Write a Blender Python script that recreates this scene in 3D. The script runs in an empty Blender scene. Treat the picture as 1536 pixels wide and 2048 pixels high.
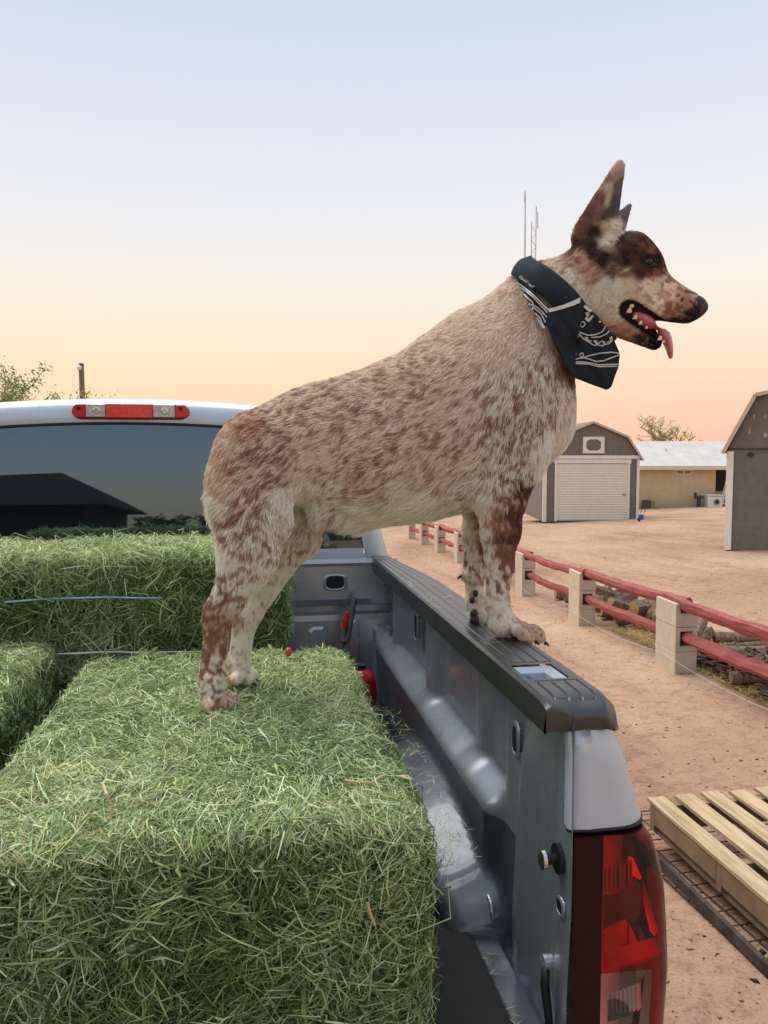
import bpy, math, random
import numpy as np
from mathutils import Vector, Matrix

random.seed(7)
RNG = np.random.default_rng(11)
scene = bpy.context.scene
COL = scene.collection
PI = math.pi

# ------------------------------------------------------------------ camera
F = 1650.0                       # focal length in photo pixels (1536 x 2048)
CAMZ = 1.78
YAW = math.radians(9.4)          # to the right of the truck's long axis (+Y)
PITCH = math.radians(4.12)       # downwards
cam_data = bpy.data.cameras.new('camera')
cam = bpy.data.objects.new('camera', cam_data)
COL.objects.link(cam)
cam.location = (0, 0, CAMZ)
cam.rotation_euler = (PI / 2 - PITCH, 0, -YAW)
cam_data.sensor_width = 36
cam_data.lens = 36 * F / 2048
cam_data.clip_start = 0.02
cam_data.clip_end = 2000
scene.camera = cam

# ------------------------------------------------------------------ sky
def lin(r, g, b):
    def f(c):
        c /= 255.0
        return c / 12.92 if c <= 0.04045 else ((c + 0.055) / 1.055) ** 2.4
    return (f(r), f(g), f(b))

world = bpy.data.worlds.new('World')
scene.world = world
world.use_nodes = True
wn = world.node_tree
wn.nodes.clear()
w_out = wn.nodes.new('ShaderNodeOutputWorld')
w_bg = wn.nodes.new('ShaderNodeBackground')
w_tc = wn.nodes.new('ShaderNodeTexCoord')
w_sep = wn.nodes.new('ShaderNodeSeparateXYZ')
w_map = wn.nodes.new('ShaderNodeMapRange')
w_ramp = wn.nodes.new('ShaderNodeValToRGB')
w_sky = wn.nodes.new('ShaderNodeTexSky')
w_sky.sky_type = 'NISHITA'
w_sky.sun_disc = False
w_sky.sun_elevation = math.radians(2.0)
w_sky.sun_rotation = math.radians(250)
w_add = wn.nodes.new('ShaderNodeMix')
w_add.data_type = 'RGBA'
w_add.blend_type = 'ADD'
w_add.inputs[0].default_value = 0.02
wn.links.new(w_tc.outputs['Generated'], w_sep.inputs[0])
wn.links.new(w_sep.outputs['Z'], w_map.inputs[0])
w_map.inputs[1].default_value = -0.1
w_map.inputs[2].default_value = 0.9
wn.links.new(w_map.outputs[0], w_ramp.inputs[0])
# afterglow: yellow towards the left of the view, rose towards the right, fading into one blue overhead
HIGH = [(11.5, (245, 239, 229)), (15, (237, 236, 239)), (20, (226, 230, 241)), (26, (211, 221, 236)), (34, (200, 212, 232)), (60, (182, 200, 228))]
SKY_L = [(-4, (248, 204, 172)), (0.8, (252, 213, 174)), (3.0, (253, 222, 182)), (5.5, (253, 231, 197)), (8.5, (251, 237, 214))] + HIGH
SKY_R = [(-4, (245, 188, 172)), (0.8, (250, 200, 178)), (3.0, (251, 210, 184)), (5.5, (251, 221, 195)), (8.5, (249, 232, 213))] + HIGH
def fill_ramp(node, stops):
    els = node.color_ramp.elements
    while len(els) < len(stops): els.new(0.5)
    for e, (deg, c) in zip(els, stops):
        e.position = math.sin(math.radians(deg)) + 0.1
        e.color = (*lin(*c), 1)
w_ramp2 = wn.nodes.new('ShaderNodeValToRGB')
fill_ramp(w_ramp, SKY_L); fill_ramp(w_ramp2, SKY_R)
wn.links.new(w_map.outputs[0], w_ramp2.inputs[0])
w_az = wn.nodes.new('ShaderNodeMapRange'); w_az.interpolation_type = 'SMOOTHSTEP'
w_az.inputs[1].default_value = -0.35; w_az.inputs[2].default_value = 0.75
wn.links.new(w_sep.outputs['X'], w_az.inputs[0])
w_lr = wn.nodes.new('ShaderNodeMix'); w_lr.data_type = 'RGBA'
wn.links.new(w_az.outputs[0], w_lr.inputs[0])
wn.links.new(w_ramp.outputs[0], w_lr.inputs[6]); wn.links.new(w_ramp2.outputs[0], w_lr.inputs[7])
wn.links.new(w_lr.outputs[2], w_add.inputs[6])
wn.links.new(w_sky.outputs[0], w_add.inputs[7])
wn.links.new(w_add.outputs[2], w_bg.inputs[0])
w_bg.inputs[1].default_value = 1.0
wn.links.new(w_bg.outputs[0], w_out.inputs[0])

sun_data = bpy.data.lights.new('sun', 'SUN')
sun_data.energy = 3.8
sun_data.angle = math.radians(60)
sun_data.color = (1.0, 0.95, 0.88)
sun = bpy.data.objects.new('sun', sun_data)
COL.objects.link(sun)
sun.rotation_euler = Vector((0.28, -0.42, -1.0)).to_track_quat('-Z', 'Y').to_euler()

vs = scene.view_settings
vs.view_transform = 'Standard'
vs.look = 'None'
vs.exposure = 0.0
vs.gamma = 1.0
vs.use_curve_mapping = False
scene.cycles.max_bounces = 8
scene.cycles.use_denoising = True

# ------------------------------------------------------------------ geometry helpers
CY, SY, CP, SP = math.cos(YAW), math.sin(YAW), math.cos(PITCH), math.sin(PITCH)
CAM = np.array([0.0, 0.0, CAMZ])
AX_R = np.array([CY, -SY, 0.0])
AX_F = np.array([SY * CP, CY * CP, -SP])
AX_U = np.array([SY * SP, CY * SP, CP])

def ray(px, py):
    return AX_R * ((px - 768) / F) + AX_F - AX_U * ((py - 1024) / F)

def atY(px, py, Y):                # the point on a photo ray at world Y
    d = ray(px, py)
    return CAM + d * (Y / d[1])

def atD(px, py, depth):            # the point at a horizontal depth before the lens
    d = ray(px, py)
    k = d[0] * SY + d[1] * CY
    return CAM + d * (depth / k)

def fwd(xc, yc, z=0.0):            # camera-yaw frame -> world
    return np.array([xc * CY + yc * SY, -xc * SY + yc * CY, z])

def ground_z(x, y):
    x = np.asarray(x, float); y = np.asarray(y, float)
    xc = x * CY - y * SY
    yc = y * CY + x * SY
    xs = 22 * np.tanh(xc / 22)
    yp = np.clip(yc, 0, 60)
    z = -0.11 + 0.06 * xs - 0.027 * yp - 0.0017 * np.clip(yp - 20, 0, 24) ** 2
    return z

def onG(px, py):
    d = ray(px, py)
    lo, hi = 0.5, 400.0
    for _ in range(60):
        m = (lo + hi) / 2
        p = CAM + d * m
        if p[2] > ground_z(p[0], p[1]): lo = m
        else: hi = m
    return CAM + d * lo

def vproj(P):                      # world points -> photo pixels
    q = P - CAM
    r = q @ AX_R; f = q @ AX_F; u = q @ AX_U
    return 768 + F * r / f, 1024 - F * u / f

def link(o, parent=None):
    COL.objects.link(o)
    if parent is not None: o.parent = parent
    return o

def tag(o, label=None, cat=None, group=None, kind=None):
    if label: o['label'] = label
    if cat: o['category'] = cat
    if group: o['group'] = group
    if kind: o['kind'] = kind
    return o

def empty(name, loc=(0, 0, 0), rz=0.0):
    o = bpy.data.objects.new(name, None)
    o.empty_display_size = 0.1
    o.location = loc
    o.rotation_euler = (0, 0, rz)
    return link(o)

def mesh(name, V, Fc, mat, parent=None, smooth=False, bevel=0.0, sub=0, solid=0.0, seg=2):
    me = bpy.data.meshes.new(name)
    if isinstance(V, np.ndarray): V = V.tolist()
    me.from_pydata(V, [], [tuple(int(i) for i in f) for f in Fc])
    me.update()
    if smooth:
        me.polygons.foreach_set('use_smooth', [True] * len(me.polygons))
    if mat is not None: me.materials.append(mat)
    o = link(bpy.data.objects.new(name, me), parent)
    if solid:
        m = o.modifiers.new('thickness', 'SOLIDIFY'); m.thickness = solid; m.offset = 0
    if bevel:
        m = o.modifiers.new('bevel', 'BEVEL'); m.width = bevel; m.segments = seg; m.limit_method = 'ANGLE'
    if sub:
        m = o.modifiers.new('sub', 'SUBSURF'); m.levels = sub; m.render_levels = sub
    return o

class MB:
    def __init__(s): s.v = []; s.f = []
    def add(s, V, Fc):
        n = len(s.v)
        s.v.extend([tuple(float(c) for c in p) for p in V]); s.f.extend([tuple(i + n for i in f) for f in Fc]); return s
    def box(s, a, b):
        (x0, y0, z0), (x1, y1, z1) = a, b
        return s.add([(x0,y0,z0),(x1,y0,z0),(x1,y1,z0),(x0,y1,z0),(x0,y0,z1),(x1,y0,z1),(x1,y1,z1),(x0,y1,z1)],
                     [(0,3,2,1),(4,5,6,7),(0,1,5,4),(1,2,6,5),(2,3,7,6),(3,0,4,7)])
    def tube(s, pts, r, n=8, cap=True, flat=1.0):
        pts = [np.array(p, float) for p in pts]
        rs = r if hasattr(r, '__len__') else [r] * len(pts)
        V = []; Fc = []
        up = np.array([0, 0, 1.0])
        for i, p in enumerate(pts):
            t = pts[min(i + 1, len(pts) - 1)] - pts[max(i - 1, 0)]
            t = t / (np.linalg.norm(t) + 1e-9)
            u = up if abs(t[2]) < 0.95 else np.array([1.0, 0, 0])
            a = np.cross(t, u); a /= np.linalg.norm(a); b = np.cross(a, t)
            for k in range(n):
                th = 2 * PI * k / n
                V.append(p + rs[i] * (a * math.cos(th) + b * flat * math.sin(th)))
        for i in range(len(pts) - 1):
            for k in range(n):
                k2 = (k + 1) % n
                Fc.append((i*n+k, i*n+k2, (i+1)*n+k2, (i+1)*n+k))
        if cap:
            Fc.append(tuple(range(n))[::-1]); Fc.append(tuple((len(pts)-1)*n + k for k in range(n)))
        return s.add(V, Fc)
    def prism(s, poly, axis, a, b):     # polygon in the other two axes, extruded along axis
        n = len(poly); V = []
        for t in (a, b):
            for (u, v) in poly:
                V.append({0: (t, u, v), 1: (u, t, v), 2: (u, v, t)}[axis])
        Fc = [tuple(range(n)), tuple(range(2*n-1, n-1, -1))] + [((i+1) % n, i, n+i, n+(i+1) % n) for i in range(n)]
        return s.add(V, Fc)
    def grid(s, P):                     # P: (m, n, 3)
        m, n = P.shape[:2]
        Fc = [(i*n+j, i*n+j+1, (i+1)*n+j+1, (i+1)*n+j) for i in range(m-1) for j in range(n-1)]
        return s.add(P.reshape(-1, 3), Fc)
    def build(s, name, mat, parent=None, **k):
        return mesh(name, s.v, s.f, mat, parent, **k)

def recalc(o):
    import bmesh
    bm = bmesh.new(); bm.from_mesh(o.data)
    bmesh.ops.recalc_face_normals(bm, faces=bm.faces)
    bm.to_mesh(o.data); bm.free()
    return o

# ------------------------------------------------------------------ materials
def mat(name, color, rough=0.6, metal=0.0, var=0.0, scale=20.0, bump=0.0, bscale=None, spec=None, coat=0.0,
        color2=None, detail=4.0, stretch=None, ior=None, coat_rough=0.05):
    m = bpy.data.materials.new(name); m.use_nodes = True
    nt = m.node_tree; b = nt.nodes['Principled BSDF']
    b.inputs['Base Color'].default_value = (*color, 1)
    b.inputs['Roughness'].default_value = rough
    b.inputs['Metallic'].default_value = metal
    if spec is not None: b.inputs['Specular IOR Level'].default_value = spec
    if ior: b.inputs['IOR'].default_value = ior
    if coat:
        b.inputs['Coat Weight'].default_value = coat; b.inputs['Coat Roughness'].default_value = coat_rough
    if var or bump or color2:
        tc = nt.nodes.new('ShaderNodeTexCoord'); mp = nt.nodes.new('ShaderNodeMapping')
        nt.links.new(tc.outputs['Object'], mp.inputs[0])
        if stretch: mp.inputs['Scale'].default_value = stretch
    if var or color2:
        nz = nt.nodes.new('ShaderNodeTexNoise'); nz.inputs['Scale'].default_value = scale
        nz.inputs['Detail'].default_value = detail; nz.inputs['Roughness'].default_value = 0.65
        nt.links.new(mp.outputs[0], nz.inputs['Vector'])
        rp = nt.nodes.new('ShaderNodeValToRGB')
        c2 = color2 if color2 else tuple(min(1, c * (1 + var)) for c in color)
        c1 = color if color2 else tuple(c * (1 - var) for c in color)
        rp.color_ramp.elements[0].position = 0.35; rp.color_ramp.elements[1].position = 0.65
        rp.color_ramp.elements[0].color = (*c1, 1); rp.color_ramp.elements[1].color = (*c2, 1)
        nt.links.new(nz.outputs[0], rp.inputs[0]); nt.links.new(rp.outputs[0], b.inputs['Base Color'])
    if bump:
        n2 = nt.nodes.new('ShaderNodeTexNoise'); n2.inputs['Scale'].default_value = bscale or scale
        n2.inputs['Detail'].default_value = 5
        nt.links.new(mp.outputs[0], n2.inputs['Vector'])
        bp = nt.nodes.new('ShaderNodeBump'); bp.inputs['Strength'].default_value = min(1.0, bump)
        bp.inputs['Distance'].default_value = 0.01
        nt.links.new(n2.outputs[0], bp.inputs['Height']); nt.links.new(bp.outputs[0], b.inputs['Normal'])
    return m

def attr_mat(name, attr='col', rough=0.8, spec=0.2, sheen=0.0, trans=0.0):
    m = bpy.data.materials.new(name); m.use_nodes = True
    nt = m.node_tree; b = nt.nodes['Principled BSDF']
    a = nt.nodes.new('ShaderNodeAttribute'); a.attribute_name = attr
    nt.links.new(a.outputs['Color'], b.inputs['Base Color'])
    b.inputs['Roughness'].default_value = rough
    b.inputs['Specular IOR Level'].default_value = spec
    if trans:
        t = nt.nodes.new('ShaderNodeBsdfTranslucent'); mx = nt.nodes.new('ShaderNodeMixShader')
        mx.inputs[0].default_value = trans
        nt.links.new(a.outputs['Color'], t.inputs[0])
        nt.links.new(b.outputs[0], mx.inputs[1]); nt.links.new(t.outputs[0], mx.inputs[2])
        nt.links.new(mx.outputs[0], nt.nodes['Material Output'].inputs[0])
    return m

def tint_glass(name, tint, gloss=0.06, rough=0.03):   # thin coloured plastic: tinted see-through with a fresnel sheen
    m = bpy.data.materials.new(name); m.use_nodes = True
    nt = m.node_tree; nt.nodes.remove(nt.nodes['Principled BSDF'])
    t = nt.nodes.new('ShaderNodeBsdfTransparent'); t.inputs[0].default_value = (*tint, 1)
    g = nt.nodes.new('ShaderNodeBsdfGlossy'); g.inputs['Roughness'].default_value = rough
    fr = nt.nodes.new('ShaderNodeFresnel'); fr.inputs[0].default_value = 1.5
    mx = nt.nodes.new('ShaderNodeMixShader')
    nt.links.new(fr.outputs[0], mx.inputs[0]); nt.links.new(t.outputs[0], mx.inputs[1]); nt.links.new(g.outputs[0], mx.inputs[2])
    nt.links.new(mx.outputs[0], nt.nodes['Material Output'].inputs[0])
    return m

def fast_mesh(name, V, quads, mat_, parent=None, col=None, smooth=False, tris=False):
    """large meshes from arrays; col = per-vertex linear rgb"""
    k = 3 if tris else 4
    me = bpy.data.meshes.new(name)
    me.vertices.add(len(V)); me.vertices.foreach_set('co', np.ascontiguousarray(V, np.float32).ravel())
    q = np.ascontiguousarray(quads, np.int32)
    me.loops.add(q.size); me.loops.foreach_set('vertex_index', q.ravel())
    me.polygons.add(len(q))
    me.polygons.foreach_set('loop_start', np.arange(0, q.size, k, dtype=np.int32))
    me.polygons.foreach_set('loop_total', np.full(len(q), k, np.int32))
    if smooth: me.polygons.foreach_set('use_smooth', np.ones(len(q), bool))
    me.update(calc_edges=True)
    if col is not None:
        a = me.attributes.new('col', 'FLOAT_COLOR', 'POINT')
        c4 = np.ones((len(V), 4), np.float32); c4[:, :3] = col
        a.data.foreach_set('color', c4.ravel())
    if mat_ is not None: me.materials.append(mat_)
    return link(bpy.data.objects.new(name, me), parent)

_lat = RNG.random((32, 32, 32)).astype(np.float32)
def vnoise(P, freq, off=0.0):
    q = np.asarray(P) * freq + off + 1000.0
    i = np.floor(q).astype(int); f = q - i
    f = f * f * (3 - 2 * f)
    i %= 32; j = (i + 1) % 32
    def L(a, b, c): return _lat[a, b, c]
    x0, y0, z0 = i[..., 0], i[..., 1], i[..., 2]; x1, y1, z1 = j[..., 0], j[..., 1], j[..., 2]
    fx, fy, fz = f[..., 0], f[..., 1], f[..., 2]
    a = L(x0,y0,z0)*(1-fx)+L(x1,y0,z0)*fx; b = L(x0,y1,z0)*(1-fx)+L(x1,y1,z0)*fx
    c = L(x0,y0,z1)*(1-fx)+L(x1,y0,z1)*fx; d = L(x0,y1,z1)*(1-fx)+L(x1,y1,z1)*fx
    return (a*(1-fy)+b*fy)*(1-fz) + (c*(1-fy)+d*fy)*fz
def fnoise(P, freq, octaves=3, off=0.0):
    s = 0; a = 1; t = 0
    for k in range(octaves):
        s = s + a * vnoise(P, freq * 2 ** k, off + 17.3 * k); t += a; a *= 0.55
    return s / t
def sstep(a, b, x):
    t = np.clip((x - a) / (b - a), 0, 1); return t * t * (3 - 2 * t)

# ------------------------------------------------------------------ ground
def ground_material():
    m = bpy.data.materials.new('dirt'); m.use_nodes = True
    nt = m.node_tree; b = nt.nodes['Principled BSDF']
    b.inputs['Roughness'].default_value = 0.95; b.inputs['Specular IOR Level'].default_value = 0.1
    tc = nt.nodes.new('ShaderNodeTexCoord')
    def noise(sc, det=5, rough=0.6):
        n = nt.nodes.new('ShaderNodeTexNoise'); n.inputs['Scale'].default_value = sc
        n.inputs['Detail'].default_value = det; n.inputs['Roughness'].default_value = rough
        nt.links.new(tc.outputs['Object'], n.inputs['Vector']); return n
    def ramp(src, stops):
        r = nt.nodes.new('ShaderNodeValToRGB')
        while len(r.color_ramp.elements) < len(stops): r.color_ramp.elements.new(0.5)
        for e, (p, c) in zip(r.color_ramp.elements, stops): e.position = p; e.color = (*c, 1)
        nt.links.new(src, r.inputs[0]); return r
    def mul(a, b_, f=1.0):
        x = nt.nodes.new('ShaderNodeMix'); x.data_type = 'RGBA'; x.blend_type = 'MULTIPLY'; x.inputs[0].default_value = f
        nt.links.new(a, x.inputs[6]); nt.links.new(b_, x.inputs[7]); return x.outputs[2]
    big = ramp(noise(0.35, 6).outputs[0], [(0.3, (0.365, 0.228, 0.148)), (0.5, (0.445, 0.288, 0.190)), (0.72, (0.515, 0.352, 0.238))])
    mid = ramp(noise(9, 8, 0.8).outputs[0], [(0.32, (0.60, 0.57, 0.55)), (0.5, (1, 1, 1)), (0.75, (1.12, 1.08, 1.05))])
    fine = ramp(noise(60, 5, 0.8).outputs[0], [(0.33, (0.42, 0.38, 0.36)), (0.45, (1, 1, 1)), (0.7, (1.1, 1.1, 1.1))])
    mp = nt.nodes.new('ShaderNodeMapping'); mp.inputs['Scale'].default_value = (.9, .16, 1); mp.inputs['Rotation'].default_value = (0, 0, .5)
    nt.links.new(tc.outputs['Object'], mp.inputs[0])
    rut = noise(1.6, 6, .65); nt.links.new(mp.outputs[0], rut.inputs['Vector'])
    rutc = ramp(rut.outputs[0], [(.36, (.80, .77, .75)), (.5, (1, 1, 1)), (.66, (1.1, 1.1, 1.1))])
    c = mul(mul(mul(big.outputs[0], mid.outputs[0]), fine.outputs[0]), rutc.outputs[0])
    nt.links.new(c, b.inputs['Base Color'])
    bp = nt.nodes.new('ShaderNodeBump'); bp.inputs['Strength'].default_value = 0.7; bp.inputs['Distance'].default_value = 0.03
    nt.links.new(noise(22, 9, 0.75).outputs[0], bp.inputs['Height']); nt.links.new(bp.outputs[0], b.inputs['Normal'])
    return m

M_DIRT = ground_material()
t = np.linspace(-1, 1, 231)
axs = np.sinh(t * 5.2) / np.sinh(5.2) * 600
GX, GY = np.meshgrid(axs, axs + 6, indexing='ij')
GZ = ground_z(GX, GY) + (fnoise(np.stack([GX, GY, GX * 0], -1), 0.9, 3) - 0.5) * 0.05 * np.exp(-np.hypot(GX, GY) / 60)
n = len(axs)
idx = np.arange(n * n).reshape(n, n)
quads = np.stack([idx[:-1, :-1], idx[1:, :-1], idx[1:, 1:], idx[:-1, 1:]], -1).reshape(-1, 4)
tag(fast_mesh('ground', np.stack([GX, GY, GZ], -1).reshape(-1, 3), quads, M_DIRT, smooth=True), kind='structure')
def gz(x, y):
    return float(ground_z(x, y) + (fnoise(np.array([x, y, 0.0]), 0.9, 3) - 0.5) * 0.05 * math.exp(-math.hypot(x, y) / 60))

# pebbles and clods strewn over the dirt
def scatter_stones():
    base = np.array([(1,0,0),(-1,0,0),(0,1,0),(0,-1,0),(0,0,1),(0,0,-1)], float)
    fc = np.array([(0,2,4),(2,1,4),(1,3,4),(3,0,4),(2,0,5),(1,2,5),(3,1,5),(0,3,5)])
    V, Q, Cc = [], [], []
    N = 10000
    yc = 2.5 + 22 * RNG.random(N) ** 1.7
    xc = RNG.random(N) * (3.2 + 0.55 * yc) + 0.2 - 0.01 * yc
    for i in range(N):
        p = fwd(xc[i], yc[i])
        if -1.5 < p[0] < 0.75 and p[1] < 6: continue
        s = 0.003 + 0.009 * RNG.random() ** 3 + (0.008 if RNG.random() < 0.01 else 0)
        a = RNG.random() * 6.28
        R = np.array([[math.cos(a), -math.sin(a), 0], [math.sin(a), math.cos(a), 0], [0, 0, 1]])
        v = (base * (0.7 + 0.6 * RNG.random((6, 1))) * np.array([1.3, 0.9, 0.55]) * s) @ R.T
        v += np.array([p[0], p[1], gz(p[0], p[1]) + s * 0.2])
        Q.append(fc + len(V) * 6); V.append(v)
        g = RNG.random()
        c = np.array(lin(176, 140, 116)) * (0.35 + 0.8 * g) if RNG.random() < 0.75 else np.array(lin(90, 80, 74)) * (0.4 + g)
        Cc.append(np.repeat(c[None], 6, 0))
    o = fast_mesh('pebbles', np.concatenate(V), np.concatenate(Q), attr_mat('pebble', rough=0.95, spec=0.1), col=np.concatenate(Cc), tris=True)
    tag(o, 'loose pebbles and clods strewn over the tan dirt', 'pebbles', kind='stuff')
scatter_stones()

# ------------------------------------------------------------------ background materials
M_TAUPE = mat('taupe_siding', (0.175, 0.155, 0.138), 0.85, var=0.10, scale=6, bump=0.15, bscale=40)
M_TAUPE_PEEL = mat('taupe_weathered', (0.16, 0.145, 0.13), 0.9, var=0.12, scale=5, bump=0.2, bscale=30)
M_WHITE = mat('white_trim', (0.78, 0.74, 0.68), 0.6, var=0.05, scale=8)
M_CREAM = mat('cream_door', (0.74, 0.70, 0.60), 0.5, var=0.04, scale=5)
M_ROOFTRIM = mat('roof_edge', (0.55, 0.45, 0.33), 0.7, var=0.1, scale=8)
M_SHINGLE = mat('shingle', (0.22, 0.17, 0.13), 0.95, var=0.25, scale=30)
M_TAN = mat('tan_stucco', (0.52, 0.43, 0.26), 0.9, var=0.08, scale=2.0)
M_METALROOF = mat('pale_roof', (0.50, 0.48, 0.45), 0.6, var=0.08, scale=1.2)
M_DARK = mat('dark_recess', (0.03, 0.03, 0.03), 0.8, var=0.2)
M_GREYMETAL = mat('grey_metal', (0.4, 0.4, 0.4), 0.45, 0.7, var=0.1)
M_REDWOOD = mat('red_painted_wood', (0.25, 0.048, 0.042), 0.85, color2=(0.37, 0.10, 0.085), scale=9, bump=0.5, bscale=14, stretch=(5, 5, 0.6))
M_BLOCK = mat('cream_block', (0.52, 0.44, 0.33), 0.92, color2=(0.62, 0.53, 0.40), scale=6, bump=0.25, bscale=90)
M_SKID = mat('red_skid', (0.16, 0.05, 0.04), 0.8, var=0.2)
M_BARN = mat('barn_board', (0.02, 0.018, 0.016), 0.9, var=0.2, scale=5)
M_BARK = mat('bark', (0.12, 0.082, 0.055), 0.95, color2=(0.30, 0.22, 0.145), scale=14, bump=0.8, bscale=24, stretch=(3, 3, 0.7))
M_LOGEND = mat('log_end', (0.36, 0.21, 0.10), 0.9, color2=(0.50, 0.33, 0.17), scale=12)
M_PALLET = mat('pallet_wood', (0.33, 0.235, 0.13), 0.9, color2=(0.54, 0.405, 0.24), scale=7, bump=0.4, bscale=20, stretch=(6, 0.5, 6))

RZ = -YAW

def local(o_pt):
    """world -> camera-yaw offsets helper for pixel driven sizes"""
    return o_pt[0] * CY - o_pt[1] * SY, o_pt[0] * SY + o_pt[1] * CY

# ------------------------------------------------------------------ gambrel sheds
def gambrel(root, w, L, hw, hp, kx, kz, wallmat, roofmat):
    poly = [(0, 0), (w, 0), (w, hw), (w - kx, kz), (w / 2, hp), (kx, kz), (0, hw)]
    mb = MB(); mb.prism(poly, 1, 0, L); recalc(mb.build('wall', wallmat, root))
    e = 0.08
    pts = [(-0.10, hw - 0.09), (kx - 0.015, kz + 0.03), (w / 2, hp + 0.035), (w - kx + 0.015, kz + 0.03), (w + 0.10, hw - 0.09)]
    for a, b in zip(pts[:-1], pts[1:]):
        (x0, z0), (x1, z1) = a, b
        dx, dz = x1 - x0, z1 - z0; l = math.hypot(dx, dz); nx, nz = -dz / l * 0.03, dx / l * 0.03
        mb = MB(); mb.prism([(x0, z0), (x1, z1), (x1 + nx, z1 + nz), (x0 + nx, z0 + nz)], 1, -0.10, L + 0.10)
        recalc(mb.build('roof_panel', roofmat, root))
        mb = MB(); mb.prism([(x0 - nx*1.2, z0 - nz*1.2 - 0.0), (x1 - nx*1.2, z1 - nz*1.2), (x1 + nx*1.15, z1 + nz*1.15), (x0 + nx*1.15, z0 + nz*1.15)], 1, -0.125, -0.103)
        recalc(mb.build('roof_edge_trim', M_ROOFTRIM, root))

def shed_near_house():
    p = onG(1087, 1047)
    xc, d = local(p); k = d / F
    W = (1277 - 1087) * k
    root = empty('storage_shed', (p[0], p[1], p[2] + 0.06), RZ)
    tag(root, 'grey lofted shed with cream roll-up door and octagonal gable window', 'shed')
    Z = lambda y: (1045 - y) * k
    X = lambda x: (x - 1087) * k
    gambrel(root, W, 4.2, Z(917), Z(848), X(1113), Z(877), M_TAUPE, M_SHINGLE)
    # corner posts and band
    MB().box((0, -0.03, 0), (0.09, -0.003, Z(920))).build('corner_trim', M_WHITE, root)
    MB().box((W - 0.09, -0.03, 0), (W, -0.003, Z(920))).build('corner_trim', M_WHITE, root)
    MB().box((-0.03, 0.0, 0), (-0.003, 0.09, Z(925))).build('corner_trim', M_WHITE, root)
    MB().box((0.0, -0.035, Z(919)), (W, -0.003, Z(912))).build('band_trim', M_WHITE, root)
    x0, x1 = X(1108), X(1258)
    MB().box((x0, -0.045, 0.02), (x0 + 0.08, -0.004, Z(921))).build('door_jamb', M_WHITE, root)
    MB().box((x1 - 0.08, -0.045, 0.02), (x1, -0.004, Z(921))).build('door_jamb', M_WHITE, root)
    MB().box((x0 - 0.03, -0.05, Z(928)), (x1 + 0.03, -0.036, Z(920))).build('door_head', M_WHITE, root)
    # roll-up door of curved slats
    nsl = 22; z0, z1 = 0.05, Z(929); V = []; 
    rows = []
    for i in range(nsl * 4 + 1):
        ph = (i % 4) / 4
        y = -0.012 - 0.014 * math.sin(ph * PI)
        z = z0 + (z1 - z0) * i / (nsl * 4)
        rows.append([(x0 + 0.08, y, z), (x1 - 0.08, y, z)])
    door = MB().grid(np.array(rows)).build('roll_up_door', M_CREAM, root)
    MB().box((x1 - 0.24, -0.06, Z(992)), (x1 - 0.13, -0.03, Z(988))).build('latch', M_GREYMETAL, door)
    MB().box((x0 + 0.08, -0.045, 0.03), (x1 - 0.08, -0.02, 0.07)).build('bottom_bar', M_GREYMETAL, door)
    # octagon window in a white square
    cx, cz = X(1184.5), Z(891.5); hw_, hh = (1206 - 1163) / 2 * k, (908 - 875) / 2 * k
    oc = [(-0.68, -0.38), (-0.38, -0.68), (0.38, -0.68), (0.68, -0.38), (0.68, 0.38), (0.38, 0.68), (-0.38, 0.68), (-0.68, 0.38)]
    sq = [(-1, -0.4), (-0.4, -1), (0.4, -1), (1, -0.4), (1, 0.4), (0.4, 1), (-0.4, 1), (-1, 0.4)]
    V = []; Fc = []
    for y in (-0.03, -0.003):
        V += [(cx + a * hw_, y, cz + b * hh) for a, b in sq] + [(cx + a * hw_, y, cz + b * hh) for a, b in oc]
    V += [(cx + a * hw_, y, cz + b * hh) for y in (-0.03,) for a, b in ((-1, -1), (1, -1), (1, 1), (-1, 1))]
    for i in range(8): Fc.append((i, (i + 1) % 8, 8 + (i + 1) % 8, 8 + i)); Fc.append((8 + i, 8 + (i + 1) % 8, 24 + (i + 1) % 8, 24 + i))
    Fc += [(0, 1, 32), (2, 3, 33), (4, 5, 34), (6, 7, 35)]
    win = mesh('window', V, Fc, M_WHITE, root)
    mesh('pane', [(cx + a * hw_ * 1.02, -0.012, cz + b * hh * 1.02) for a, b in oc], [tuple(range(8))], M_TAUPE, win)
    MB().box((0.1, 0.02, -0.08), (W - 0.1, 0.12, 0.0)).build('skid', M_SKID, root)
    for xx in (0.35, 1.15, 2.2):
        MB().box((xx, -0.02, -0.14), (xx + 0.3, 0.3, -0.08)).build('foundation_block', M_DARK, root)
shed_near_house()

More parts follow.
